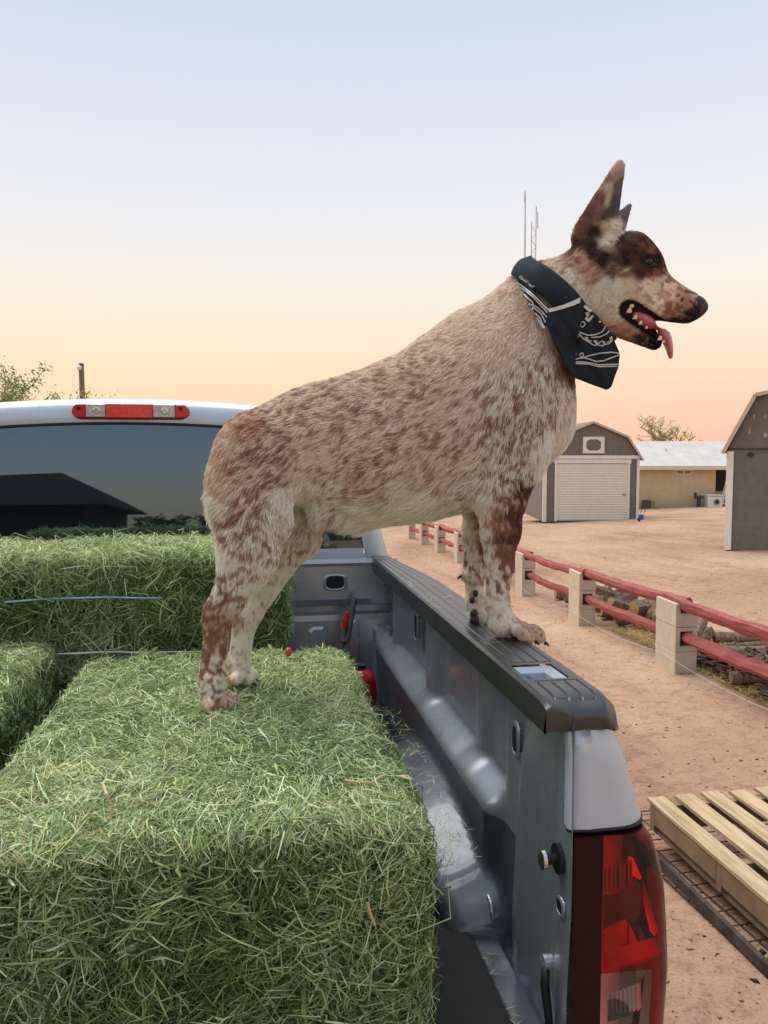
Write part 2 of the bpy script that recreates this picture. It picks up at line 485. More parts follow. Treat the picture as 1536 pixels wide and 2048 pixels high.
def shed_right():
    p = onG(1451, 1101)
    xc, d = local(p); k = d / F
    root = empty('barn_shed', (p[0], p[1], p[2] + 0.02), RZ - math.radians(27))
    tag(root, 'weathered grey barn shed with peeling gable at the right edge', 'shed')
    s = 1 / math.cos(math.radians(15))
    Z = lambda y: (1101 - y) * k
    hw = Z(899); W = 3.7
    gambrel(root, W, 4.5, hw, Z(770), 0.47, Z(797), M_TAUPE_PEEL, M_SHINGLE)
    MB().box((0, -0.03, 0), (0.10, -0.003, hw - 0.05)).build('corner_trim', M_WHITE, root)
    MB().box((0.0, -0.02, hw - 0.012), (W, -0.003, hw + 0.006)).build('panel_seam', M_DARK, root)
    MB().box((-0.03, 0.0, 0), (-0.003, 0.09, hw - 0.05)).build('corner_trim', M_WHITE, root)
    mb = MB(); mb.prism([(0.33, hw - 0.12), (0.40, hw - 0.06), (0.47, hw - 0.12), (0.40, hw - 0.18)], 1, -0.02, -0.003)
    mb.build('vent_plate', M_DARK, root)
    mp = mat('bare_board', (0.42, 0.34, 0.24), 0.9, var=0.2)
    for (x, z, w, h) in [(0.34, .35, .05, .16), (0.62, .62, .03, .14), (0.60, .26, .10, .14), (0.7, .95, .04, .1), (0.95, .75, .05, .1), (.42, .62, .04, .1), (0.85, .4, .04, .16), (1.2, .9, .05, .12)]:
        n_ = 9; V = [(x + w * (0.5 + 0.5 * math.cos(a) * random.uniform(.5, 1)), -0.004, hw + z + h * 0.5 * math.sin(a) * random.uniform(.5, 1)) for a in [2 * PI * i / n_ for i in range(n_)]]
        mesh('peeled_patch', V, [tuple(range(n_))], mp, root)
    MB().box((0.1, 0.03, -0.06), (W - 0.1, 0.15, 0.0)).build('skid', M_SKID, root)
shed_right()

# ------------------------------------------------------------------ house beyond the yard
def house():
    p = onG(1275, 1017)
    xc, d = local(p); k = d / F
    root = empty('house', (p[0], p[1], p[2]), RZ)
    tag(root, 'long low tan house with pale metal roof beyond the yard', 'house')
    X = lambda x: (x - 1275) * k
    Z = lambda y: (1017 - y) * k
    h = Z(934)
    x0, x1 = X(1120), X(1640)
    MB().box((x0, 0, -0.3), (X(1430), 7.5, h)).build('wall', M_TAN, root)
    MB().box((X(1430) , 1.6, -0.3), (x1, 7.5, h)).build('wall', M_TAN, root)
    MB().box((X(1430), 1.585, 1.0), (x1, 1.598, h)).build('alcove_shade', M_DARK, root)  # dark sheet over the alcove's back wall, standing in for its shade
    mb = MB(); mb.prism([(-0.5, h - 0.03), (-0.5, h + 0.06), (3.75, Z(889) + 0.25), (8.0, h + 0.06), (8.0, h - 0.03)], 0, x0 - 0.3, x1 + 0.3)
    roof = recalc(mb.build('roof', M_METALROOF, root))
    for xx in np.arange(x0, x1, 0.9):
        sl = (Z(889) + 0.19 - h) / 4.25
        mb = MB(); mb.prism([(-0.5, h + 0.062), (-0.5, h + 0.070), (3.7, h + 0.070 + 4.2 * sl), (3.7, h + 0.062 + 4.2 * sl)], 0, xx, xx + 0.05)
        recalc(mb.build('roof_rib', M_METALROOF, roof))
    MB().box((X(1349) , 2.0, h + .75), (X(1353), 2.15, h + 1.15)).build('vent_pipe', M_WHITE, roof)
    MB().box((x0 - 0.3, -0.55, h - 0.16), (x1 + 0.3, -0.51, h + 0.08)).build('fascia', mat('fascia', (0.66, 0.58, 0.42), 0.7, var=.05), root)
    win = MB().box((X(1350), -0.05, Z(949)), (X(1381), -0.004, Z(940))).build('window', M_WHITE, root)
    for a, b in ((1351.5, 1364), (1367, 1379.5)):
        MB().box((X(a), -0.06, Z(947.5)), (X(b), -0.045, Z(941.5))).build('pane', mat('pane_glass', (0.22, 0.19, 0.13), 0.2), win)
    # patched band low on the wall
    MB().box((X(1300), -0.02, 0.0), (X(1368), -0.004, Z(1000))).build('wall_patch', mat('patch', (0.48, 0.39, 0.23), 0.9, var=.05), root)
    MB().box((X(1278), -0.03, 0.0), (X(1430), -0.004, 0.06)).build('base_board', mat('brick_base', (0.32, 0.13, 0.08), 0.9, var=.2), root)
    # things along the wall
    def place(x): return np.array([p[0], p[1], p[2]]) + fwd(X(x), -0.6) * np.array([1, 1, 0])
    q = place(1419)
    wm = empty('washing_machine', (q[0], q[1], q[2]), RZ)
    tag(wm, 'white front-loading washing machine by the tan house wall', 'washing machine')
    w = X(1433) - X(1405); hh = Z(988)
    MB().box((-w/2, -0.3, 0), (w/2, 0.3, hh)).build('cabinet', mat('appliance_white', (0.75, 0.73, 0.70), 0.4), wm, bevel=0.02)
    mb = MB(); mb.tube([(0.08, -0.31, hh * .52), (0.08, -0.35, hh * .52)], 0.2, 20); mb.build('door_ring', M_GREYMETAL, wm)
    mb = MB(); mb.tube([(0.08, -0.352, hh * .52), (0.08, -0.36, hh * .52)], 0.13, 20); mb.build('door_glass', M_DARK, wm)
    MB().box((-w/2 + .05, -0.315, hh * .86), (w/2 - .05, -0.302, hh * .95)).build('control_panel', M_GREYMETAL, wm)
    q = place(1390)
    sk = empty('pedestal_sink', (q[0], q[1], q[2]), RZ)
    tag(sk, 'dark blue pedestal stand beside the washing machine', 'stand')
    mb_ = mat('dark_blue', (0.02, 0.03, 0.055), 0.5, var=.2)
    MB().box((-.1, -.1, 0), (.1, .1, Z(996))).build('column', mb_, sk, bevel=.02)
    MB().box((-.24, -.2, Z(996)), (.24, .2, Z(990))).build('basin', mb_, sk, bevel=.02)
    MB().box((-.24, -.18, Z(990)), (-.18, .18, Z(984))).build('rim', mb_, sk)
    MB().box((-.12, -.16, 0), (.34, .16, 0.05)).build('base', mb_, sk)
    q = place(1289)
    ac = empty('utility_box', (q[0], q[1], q[2]), RZ)
    tag(ac, 'dark metal cabinet between the lofted shed and house wall', 'cabinet')
    MB().box((-.3, -.25, 0), (.12, .25, Z(999))).build('cabinet', mat('dark_box', (0.07, 0.065, 0.06), 0.7, var=.1), ac, bevel=.02)
    MB().box((.125, -.2, 0), (.36, .2, Z(1000))).build('side_panel', mat('olive_box', (0.25, 0.2, 0.1), 0.8, var=.1), ac, bevel=.02)
    q = place(1443)
    ld = empty('stepladder', (q[0], q[1], q[2]), RZ)
    tag(ld, 'white stepladder standing against the house beside the washing machine', 'ladder')
    H = Z(943)
    for s in (0.0, 0.42):
        mb = MB(); mb.tube([(-0.35 + s * .1, -0.2 + s, 0), (0.22 + s * .1, 0.05 + s * .6, H)], 0.028, 6); mb.build('rail', M_WHITE, ld)
    for s in (0.0, 0.3):
        mb = MB(); mb.tube([(0.25 + s, -.1, 0), (0.2 + s * .1, .05, H)], 0.022, 6); mb.build('rear_leg', M_WHITE, ld)
    for i in range(1, 7):
        f = i / 7
        MB().box((-0.35 + 0.57 * f, -.2 + .25 * f, H * f), (-0.05 + 0.45 * f + .02, .2 + .1 * f, H * f + 0.035)).build('step', M_WHITE, ld)
    # little blue cart at the shed corner
    q = onG(1282, 1043)
    bc = empty('hand_cart', (q[0], q[1], q[2]), RZ); bc.scale = (.65, .65, .75)
    tag(bc, 'small blue hand cart at the right corner of the lofted shed', 'cart')
    MB().box((-.12, -.1, .08), (.1, .1, .3)).build('tub', mat('cart_blue', (0.02, 0.1, 0.35), .5), bc, bevel=.03)
    for sx in (-.06, .12):
        mb = MB(); mb.tube([(sx, 0, .25), (sx + .05, 0, .42), (sx + .1, 0, .52)], .018, 6); mb.build('handle', M_SKID, bc)
    mb = MB(); mb.tube([(-.1, -.02, .08), (-.1, .02, .08)], .08, 12); mb.build('wheel', M_DARK, bc)
house()

# ------------------------------------------------------------------ trees
def tree(name, label, base, H, spread, leafcol, seed, nb=9, nleaf=4200, leaf=0.05, twiggy=0.0, group=None, trunk_h=0.3, thin=1.0):
    rg = np.random.default_rng(seed)
    root = empty(name, base); tag(root, label, 'tree', group)
    tips = []; segs = MB()
    def grow(p, d, l, r, lev):
        pts = [p]; q = p.copy(); dd = d.copy()
        for i in range(3):
            dd = dd + rg.normal(0, 0.16, 3) + np.array([0, 0, 0.05]); dd /= np.linalg.norm(dd)
            q = q + dd * l / 3; pts.append(q.copy())
        segs.tube(pts, [r, r * .85, r * .7, r * .5], 5 if lev > 1 else 8, cap=False)
        if lev >= 3: tips.append((pts, dd)); return
        for i in range(nb if lev == 0 else 4):
            f = rg.uniform(0.45, 1.0)
            k = min(int(f * 3), 2); b = pts[k] * (1 - (f * 3 - k)) + pts[k + 1] * (f * 3 - k)
            a = rg.uniform(0, 6.28); side = np.array([math.cos(a), math.sin(a), 0])
            nd = dd * 0.5 + side * rg.uniform(0.5, 1.0) * spread + np.array([0, 0, rg.uniform(0.0, 0.7)]); nd /= np.linalg.norm(nd)
            grow(b, nd, l * rg.uniform(0.5, 0.78) if lev else H * rg.uniform(.3, .45), r * .5, lev + 1)
    grow(np.zeros(3), np.array([0, 0, 1.0]), H * trunk_h, H * 0.03 * thin, 0)
    segs.build('trunk', M_BARK, root, smooth=True)
    V = []; Cc = []
    per = max(3, nleaf // max(1, len(tips)))
    for pts, dd in tips:
        if rg.random() < twiggy: continue
        cl = rg.uniform(0.55, 1.25)
        for i in range(per):
            a, b = pts[1 + i % 2], pts[2 + i % 2]
            c = a + (b - a) * rg.random() + rg.normal(0, H * 0.016, 3)
            u = rg.normal(0, 1, 3); u /= np.linalg.norm(u); w = np.cross(u, rg.normal(0, 1, 3)); w /= np.linalg.norm(w) + 1e-9
            s = leaf * rg.uniform(.6, 1.3)
            V += [c - u * s, c + w * s * .4, c + u * s, c - w * s * .4]
            cc = np.array(leafcol) * cl * rg.uniform(.7, 1.3)
            Cc += [cc] * 4
    V = np.array(V); q = np.arange(len(V)).reshape(-1, 4)
    fast_mesh('crown', V, q, attr_mat('leaf', rough=.8, trans=.35), root, col=np.array(Cc))
    return root

b = atD(8, 905, 15.0); b[2] = gz(b[0], b[1])
tree('desert_tree', 'feathery green desert tree rising behind the truck cab', b, 5.0, 1.35, lin(146, 152, 96), 3, nb=15, nleaf=42000, leaf=0.034, trunk_h=.34, thin=.55)
b = atD(1350, 905, 85.0); b[2] = gz(b[0], b[1])
tree('sparse_tree', 'sparse wispy tree standing behind the pale roofed house', b, 8.7, 1.25, lin(190, 186, 116), 8, nb=9, nleaf=4200, leaf=0.12, twiggy=.35, trunk_h=.4)

# pole with lamp behind the cab
b = atD(171, 905, 19.0); gzb = gz(b[0], b[1])
pole = empty('lamp_pole', (b[0], b[1], gzb)); tag(pole, 'wooden pole with a small globe lamp beside the desert tree', 'pole')
k = 19.0 / F; top = CAMZ + (905 - 729) * k - gzb
mb = MB(); mb.tube([(0, 0, 0), (-.02, 0, top * .5), (-0.045, 0, top)], [.065, .062, .058], 10); mb.build('post', M_BARK, pole, smooth=False)
lamp = MB(); lamp.tube([(-.075, -.05, top - .16), (-.075, -.05, top - .13), (-.075, -.05, top - .08), (-.075, -.05, top - .05)], [.03, .06, .055, .02], 10)
lamp.build('globe', mat('lamp_globe', (.75, .75, .72), .3), pole, smooth=True)
MB().box((-.1, -.05, top - .05), (-.03, 0.0, top - .03)).build('bracket', M_GREYMETAL, pole)

# antenna masts far behind the dog
M_MAST = mat('mast_metal', (0.45, 0.45, 0.46), .5, .3)
def mast(px, y0, depth, label, lattice):
    b = atD(px, 905, depth); z0 = gz(b[0], b[1]); k = depth / F
    h = CAMZ + (905 - y0) * k - z0
    r = empty('antenna_mast', (b[0], b[1], z0), RZ); tag(r, label, 'mast')
    if not lattice:
        mb = MB(); mb.tube([(0, 0, 0), (0, 0, h * .8), (-.02, 0, h - .8), (-.04, 0, h)], [.07, .06, .045, .03], 6); mb.build('pole', M_MAST, r)
        mb = MB(); mb.tube([(-.05, 0, h - .9), (-.05, 0, h - .1)], .05, 6); mb.build('antenna', M_MAST, r)
    else:
        w = 0.16
        for sx, hh in ((-w, h - 1.1), (w, h)):
            mb = MB(); mb.tube([(sx, 0, 0), (sx, 0, hh)], .04, 5); mb.build('leg', M_MAST, r)
        n_ = int(h / .5); pts = [((-w if i % 2 else w), 0, i * .5) for i in range(n_ - 1)]
        mb = MB(); mb.tube(pts, .022, 4); mb.build('bracing', M_MAST, r)
        mb = MB(); mb.tube([(w + .12, 0, h - 1.6), (w + .12, 0, h - .4)], .035, 5); mb.build('antenna', M_MAST, r)
mast(1045, 394, 62, 'tall single antenna mast against the sky behind the dog', False)
mast(1062, 425, 62, 'paired lattice antenna mast close beside the dog\'s neck', True)

# ------------------------------------------------------------------ block and rail fence
FD = [7.25 + 2.42 * i for i in range(-1, 8)]
FX = [2.6 - 0.106 * (d - 7.25) for d in FD]
fa = math.atan2(-0.106, 1.0)          # heading of the fence in the camera-yaw frame
f_dir = fwd(math.sin(fa), math.cos(fa)); f_rz = math.atan2(-f_dir[0], f_dir[1])
fence_pts = []
ORD = ['nearest', 'second', 'third', 'fourth', 'fifth', 'sixth', 'seventh', 'eighth', 'ninth']
def block_mesh(kind):
    w, l = 0.10, 0.20
    mb = MB()
    if kind == 'top':
        t = .035
        poly = [(-w, 0), (w, 0), (w, .205), (w - t, .205), (w - t * 1.3, .12), (-w + t * 1.3, .12), (-w + t, .205), (-w, .205)]
        mb.prism(poly, 1, -l, l)
    elif kind == 'hole':
        t = .045
        outer = [(-w, 0), (w, 0), (w, .215), (-w, .215)]; inner = [(-w + t, .05), (w - t, .05), (w - t, .18), (-w + t, .18)]
        V = [(a, y, z) for y in (-l, l) for a, z in outer] + [(a, y, z) for y in (-l, l) for a, z in inner]
        Fc = []
        for i in range(4):
            j = (i + 1) % 4
            Fc += [(i, j, 8 + j, 8 + i), (4 + j, 4 + i, 12 + i, 12 + j), (j, i, 4 + i, 4 + j), (8 + i, 8 + j, 12 + j, 12 + i)]
        mb.add(V, Fc)
    else:
        mb.box((-w, -l, 0), (w, l, .215))
    o = recalc(mb.build('block', M_BLOCK, None, bevel=.006)); return o
protos = {k_: block_mesh(k_) for k_ in ('plain', 'hole', 'top')}
for o in protos.values(): COL.objects.unlink(o)
for i, (d, x) in enumerate(zip(FD, FX)):
    b = fwd(x, d); z = gz(b[0], b[1]) - .02
    post = empty('block_post', (b[0], b[1], z), f_rz + random.uniform(-.03, .03))
    fence_pts.append(np.array([b[0], b[1], z]))
    if i == 0: lab = 'cream block fence post just past the right edge, carrying the red rails'
    else: lab = f'cream block fence post, {ORD[i-1]} of the row from the right'
    tag(post, lab, 'fence post', 'block posts of the red rail fence')
    for kind, zz in (('plain', 0.0), ('hole', .2155), ('top', .434)):
        o = protos[kind].copy(); COL.objects.link(o); o.parent = post; o.location = (0, 0, zz)
def rail(p, q, r, name, label, seed):
    rg = np.random.default_rng(seed)
    n_ = 14; k_ = 9; pts = []
    rot = rg.uniform(0, 6.28); shape = 1 + rg.normal(0, .10, k_)
    V = []; Fc = []
    t = (q - p) / np.linalg.norm(q - p); a = np.cross(t, [0, 0, 1]); a /= np.linalg.norm(a); u = np.cross(a, t)
    L = np.linalg.norm(q - p)
    for i in range(n_):
        f = i / (n_ - 1)
        c = p + (q - p) * f + u * (-.02 * math.sin(f * PI)) + a * rg.normal(0, .006) + u * rg.normal(0, .005)
        rr = r * (1.0 - .12 * abs(2 * f - 1)) * (1 + rg.normal(0, .03))
        for j in range(k_):
            th = rot + 2 * PI * j / k_
            V.append(c + rr * shape[j] * (1 + rg.normal(0, .035)) * (a * math.cos(th) + u * math.sin(th)))
    for i in range(n_ - 1):
        for j in range(k_):
            j2 = (j + 1) % k_; Fc.append((i*k_+j, i*k_+j2, (i+1)*k_+j2, (i+1)*k_+j))
    Fc += [tuple(range(k_))[::-1], tuple((n_-1)*k_+j for j in range(k_))]
    # build in a frame whose z runs along the rail so that the grain follows it
    R = np.stack([a, u, t], 1)
    W = (np.array(V) - p) @ R
    o = mesh(name, W, Fc, M_REDWOOD, None)
    o.matrix_world = Matrix(((R[0,0], R[0,1], R[0,2], p[0]), (R[1,0], R[1,1], R[1,2], p[1]), (R[2,0], R[2,1], R[2,2], p[2]), (0, 0, 0, 1)))
    tag(o, label, 'fence rail', 'red rails of the block fence')
for i in range(len(fence_pts) - 1):
    p, q = fence_pts[i], fence_pts[i + 1]
    t = (q - p) / np.linalg.norm(q - p)
    side = np.cross(t, [0, 0, 1]) * (.025 if i % 2 else -.02)
    rail(p - t * .16 + side + [0, 0, .62], q + t * .14 + side + [0, 0, .630], .061, 'top_rail', f'weathered red top rail of the {ORD[i]} fence bay from the right', 40 + i)
    rail(p + t * .02 + [0, 0, .335], q - t * .02 + [0, 0, .335], .050, 'lower_rail', f'weathered red lower rail of the {ORD[i]} fence bay from the right', 80 + i)
# slack wire strung low along the near side of the posts
wp = []
for i in range(0, 6):
    p = fence_pts[i]; s = np.array([-f_dir[1], f_dir[0], 0]) * .13
    q = fence_pts[i + 1]
    for f in np.linspace(0, 1, 6)[:-1]: wp.append(p + (q - p) * f + s + [0, 0, .17 - .06 * math.sin(f * PI)])
mb = MB(); mb.tube(wp, .0015, 4)
tag(mb.build('fence_wire', mat('pale_wire', (.6, .52, .4), .6), None), 'thin pale wire strung low along the block posts', 'wire')
# pale stakes further off
for k_, px in enumerate((886, 904)):
    b = onG(px, 1056 - 6 * k_)
    s = empty('stake', b); tag(s, ['thin pale stake standing behind the far end of the fence, left of the pair', 'thin pale stake standing behind the far end of the fence, right of the pair'][k_], 'stake', 'thin stakes beyond the fence')
    mb = MB(); mb.tube([(0, 0, 0), (0, 0, .75)], .022, 6); mb.build('shaft', M_WHITE, s)
    mb = MB(); mb.tube([(0, 0, .75), (0, 0, .78)], .03, 6); mb.build('cap', M_WHITE, s)

# ------------------------------------------------------------------ firewood and brush behind the fence
def log(p, ang, L, r, label, seed, tilt=0.0):
    rg = np.random.default_rng(seed)
    root = empty('firewood_log', p, ang); tag(root, label, 'log', 'firewood logs behind the fence')
    root.rotation_euler = (0, tilt, ang)
    n_ = 11; prof = 1 + rg.normal(0, .08, n_)
    if rg.random() < .5: prof[:4] *= .55
    V = []
    for i, x in enumerate(np.linspace(-L/2, L/2, 5)):
        for j in range(n_):
            th = 2 * PI * j / n_; rr = r * prof[j] * (1 + rg.normal(0, .03))
            V.append((x, rr * math.cos(th), rr * math.sin(th)))
    Fc = [(i*n_+j, i*n_+(j+1) % n_, (i+1)*n_+(j+1) % n_, (i+1)*n_+j) for i in range(4) for j in range(n_)]
    mesh('bark', V, Fc, M_BARK, root)
    for s, off in ((-1, 0), (1, 4 * n_)):
        ring = V[off:off + n_]
        mesh('cut_end', [(v[0] + s * .001, v[1] * .98, v[2] * .98) for v in ring], [tuple(range(n_))[::s]], M_LOGEND, root)
rg = np.random.default_rng(5)
spots = []
for row, (nn, dz) in enumerate(((15, .0), (12, .10), (9, .2))):
    for i in range(nn):
        d = 8.1 + .24 * i + .12 * row
        x = 2.6 - .106 * (d - 7.25) + .48 + rg.uniform(-.16, .2)
        b = fwd(x, d); r = rg.uniform(.055, .085)
        log((b[0], b[1], gz(b[0], b[1]) + r * .8 + dz), rg.uniform(-1.2, 1.6), rg.uniform(.28, .48), r, 'split firewood log heaped behind the red fence', 300 + row * 20 + i, rg.uniform(-.5, .5))
for i in range(6):
    b = fwd(3.25 + .1 * i, 6.5 + .33 * i); r = .05
    log((b[0], b[1], gz(b[0], b[1]) + r), rg.uniform(-.3, .3), .9, r, 'long pale log lying behind the brush heap', 380 + i)
def brush():
    rg = np.random.default_rng(21); mb = MB()
    for i in range(900):
        d = rg.uniform(5.2, 7.6); x = 2.6 - .106 * (d - 7.25) + rg.uniform(.22, 1.0)
        b = fwd(x, d); a = rg.uniform(0, 6.28); L = rg.uniform(.1, .38)
        z = gz(b[0], b[1]) + rg.uniform(0.01, .30) * (1 - abs(d - 6.3) / 1.6)
        dv = np.array([math.cos(a), math.sin(a), rg.normal(0, .25)]) * L / 2
        c = np.array([b[0], b[1], z])
        mb.tube([c - dv, c + rg.normal(0, .02, 3), c + dv], [.012, .015, .006], 4, cap=False)
    tag(mb.build('brush_heap', mat('brush', (.075, .048, .030), .9, color2=(.17, .11, .07), scale=9), None), 'heap of dark dry brush and bark behind the nearest fence bay', 'brush', kind='stuff')
    V = []; Cc = []
    for i in range(9000):
        d = rg.uniform(4.9, 9.2); x = 2.6 - .106 * (d - 7.25) + .12 + abs(rg.normal(0, .42))
        b = fwd(x, d); a = rg.uniform(0, 6.28); L = rg.uniform(.02, .06)
        c = np.array([b[0], b[1], gz(b[0], b[1]) + rg.uniform(.004, .03)])
        u = np.array([math.cos(a), math.sin(a), rg.normal(0, .3)]) * L; w = np.array([-math.sin(a), math.cos(a), .3]) * .003
        V += [c - u, c + w, c + u, c - w]; Cc += [np.array(lin(222, 194, 128)) * rg.uniform(.5, 1.1)] * 4
    V = np.array(V)
    tag(fast_mesh('straw_litter', V, np.arange(len(V)).reshape(-1, 4), attr_mat('straw', trans=.2), col=np.array(Cc)), 'yellow straw litter on the dirt behind the fence', 'straw', kind='stuff')
brush()

# ------------------------------------------------------------------ pallet and wire mesh panel
zt = .05
for _ in range(6):
    d_ = ray(1291, 1592); pl = CAM + d_ * ((zt - CAMZ) / d_[2])
    zg = max(gz(pl[0] + dx, pl[1] - dy) for dx in (0, .5, 1) for dy in (0, .6, 1.2)) + .02
    zt = zg + .137
PX0, PY1 = pl[0], pl[1]
pal = empty('wooden_pallet', (PX0, PY1 - 1.22, zg)); tag(pal, 'weathered wooden pallet lying on the dirt beside the truck', 'pallet')
rg = np.random.default_rng(2)
for i in range(7):
    x = .146 * i
    w = .092 + rg.uniform(-.008, .01)
    MB().box((x, rg.uniform(-.012, .012), .118 + rg.uniform(0, .003)), (x + w, 1.22 + rg.uniform(-.02, .02), .136 + rg.uniform(0, .003))).build('deck_board', M_PALLET, pal, bevel=.002)
MP2 = mat('stringer_wood', (.2, .13, .07), .9, color2=(.3, .2, .11), scale=6, bump=.3, bscale=15)
for y in (.02, .57, 1.14):
    mb = MB(); mb.box((0.005, y, .0), (.98, y + .04, .116)); mb.build('stringer', MP2, pal, bevel=.002)
for x in (.004, .94):
    MB().box((x, .062, .03), (x + .035, .568, .115)).build('side_board', MP2, pal, bevel=.002)
    MB().box((x, .612, .03), (x + .035, 1.138, .115)).build('side_board', MP2, pal, bevel=.002)
for x in (.02, .45, .85):
    MB().box((x, .0, -.018), (x + .1, 1.2, -.002)).build('bottom_board', MP2, pal)
mesh_root = empty('wire_mesh_panel', (PX0 - .06, PY1 - 1.4, zg)); tag(mesh_root, 'rusty welded wire mesh panel lying under the pallet', 'wire panel')
MW = mat('rusty_wire', (.10, .065, .05), .8, var=.3)
def mw(x, y, dz): 
    return (x, y, gz(PX0 - .06 + x, PY1 - 1.4 + y) - zg + .012 + dz)
for i in range(17):
    x = -.02 + i * .1
    mb = MB(); mb.tube([mw(x, y, .0) for y in np.linspace(0, 1.78, 9)], .0035, 5); mb.build('wire', MW, mesh_root)
for j in range(16):
    y = .06 + j * .112
    mb = MB(); mb.tube([mw(x, y, .005) for x in np.linspace(-.03, 1.6, 9)], .0035, 5); mb.build('cross_wire', MW, mesh_root)
# old plank bedded in the dirt along the pallet's left side
mb = MB(); mb.box((0, 0, -.05), (.022, 1.9, .002)); 
pk = mb.build('sunken_plank', mat('old_plank', (.03, .024, .02), .95, color2=(.085, .065, .05), scale=12, bump=.6, bscale=25), None, bevel=.004)
pk.location = (PX0 - .085, PY1 - 1.55, zg - .02); tag(pk, 'dark old plank bedded in the dirt along the pallet', 'plank')

# ------------------------------------------------------------------ what stands behind the photographer (seen mirrored in the rear window)
def barn_behind():
    y0 = -15.0; z0 = gz(-8, y0)
    root = empty('dark_barn', (-3.7, y0, z0)); tag(root, 'dark hip-roofed barn mirrored in the truck rear window', 'barn')
    MB().box((-20, -8, 0), (-.35, 0, 4.0)).build('wall', M_BARN, root)
    V = [(-20.6, .6, 3.85), (.3, .6, 3.85), (.3, -8.6, 3.85), (-20.6, -8.6, 3.85), (-18.5, -4.0, 6.9), (-1.8, -4.0, 6.9)]
    mesh('roof', V, [(0, 1, 5, 4), (1, 2, 5), (2, 3, 4, 5), (3, 0, 4), (3, 2, 1, 0)], M_BARN, root)
    for i in range(7):
        MB().box((-18 + i * 2.5, .002, .3), (-17 + i * 2.5, .04, 2.2)).build('shutter', M_DARK, root)
    b = (-4.0, -48.0, gz(-4, -48))
    tree('dark_scrub_tree', 'low spreading tree mirrored in the rear window near the dog', b, 6.4, 1.5, lin(60, 75, 45), 31, nb=9, nleaf=3600, leaf=.14, trunk_h=.3)
    xs = np.linspace(-160, 160, 81); P = []
    hh = 4.3 + 0.8 * fnoise(np.stack([xs, xs * 0, xs * 0], -1), .08, 3)
    for dy, f in ((0, -.5), (-3, .9), (-7, 1.0), (-14, -.5)):
        P.append(np.stack([xs, np.full_like(xs, -75 + dy), -.3 + hh * f * 1.0], -1))
    tag(MB().grid(np.array(P)).build('far_ridge', mat('scrub_ridge', (.05, .06, .035), .95, var=.4, scale=.8), None, smooth=True), kind='structure')
barn_behind()

# ------------------------------------------------------------------ pickup truck
def paint(name, color, rough=.28, flake=True, metal=.75):
    m = mat(name, color, rough, metal, coat=.6, coat_rough=.08)
    nt = m.node_tree; b = nt.nodes['Principled BSDF']
    tc = nt.nodes.new('ShaderNodeTexCoord')
    n1 = nt.nodes.new('ShaderNodeTexNoise'); n1.inputs['Scale'].default_value = 7; n1.inputs['Detail'].default_value = 8; n1.inputs['Roughness'].default_value = .7
    nt.links.new(tc.outputs['Object'], n1.inputs['Vector'])
    mr = nt.nodes.new('ShaderNodeMapRange'); mr.inputs[1].default_value = .3; mr.inputs[2].default_value = .75
    mr.inputs[3].default_value = rough * .85; mr.inputs[4].default_value = min(1, rough * 1.5)
    nt.links.new(n1.outputs[0], mr.inputs[0]); nt.links.new(mr.outputs[0], b.inputs['Roughness'])
    n2 = nt.nodes.new('ShaderNodeTexNoise'); n2.inputs['Scale'].default_value = 16; n2.inputs['Detail'].default_value = 9; n2.inputs['Roughness'].default_value = .8
    nt.links.new(tc.outputs['Object'], n2.inputs['Vector'])
    rp = nt.nodes.new('ShaderNodeValToRGB'); rp.color_ramp.elements[0].position = .48; rp.color_ramp.elements[1].position = .78
    rp.color_ramp.elements[0].color = (*color, 1); rp.color_ramp.elements[1].color = (*[c * .72 + k * .12 for c, k in zip(color, (1, .85, .7))], 1)
    nt.links.new(n2.outputs[0], rp.inputs[0]); nt.links.new(rp.outputs[0], b.inputs['Base Color'])
    return m
M_SILVER = paint('silver_paint', (.47, .545, .625), .30, metal=.12)
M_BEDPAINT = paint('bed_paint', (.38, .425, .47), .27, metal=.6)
M_BEDLOW = paint('shaded_bed_paint', (.09, .11, .135), .36, metal=.5)  # darkened copy of the bed paint, standing in for shade low in the bed
M_PLASTIC = mat('black_plastic', (.014, .015, .017), .36, color2=(.030, .030, .031), scale=9, bump=.05, bscale=900, spec=.8)
M_RUBBER = mat('black_rubber', (.008, .008, .009), .8, var=.2)
M_SEAM = mat('seam_black', (.006, .006, .007), .6)
M_GLASS = mat('privacy_glass', (.006, .009, .012), .02, ior=2.35)
M_GLASS.node_tree.nodes['Principled BSDF'].inputs['Specular Tint'].default_value = (.62, .84, 1.0, 1)  # blue tint on the reflections stands in for a bluer sky behind
M_CHROME = mat('bolt_steel', (.6, .6, .6), .25, 1.0)
TXC = -.434                          # truck centre line
ZR = CAMZ - .379                     # rail top
ZF = CAMZ - .94                      # bed floor
truck = empty('pickup_truck', (TXC, 2.2, float(ground_z(TXC, 2.2))))
tag(truck, 'silver pickup truck with open bed carrying hay and a dog', 'truck')
TOFF = np.array(truck.location)
def tb(mb, name, m, parent=None, **k):        # a truck part given in world coordinates
    V = np.array(mb.v) - TOFF
    return mesh(name, V, mb.f, m, parent or truck, **k)
def mirror(mb):
    r = MB(); r.v = [(2 * TXC - x, y, z) for x, y, z in mb.v]; r.f = [tuple(f[::-1]) for f in mb.f]; return r

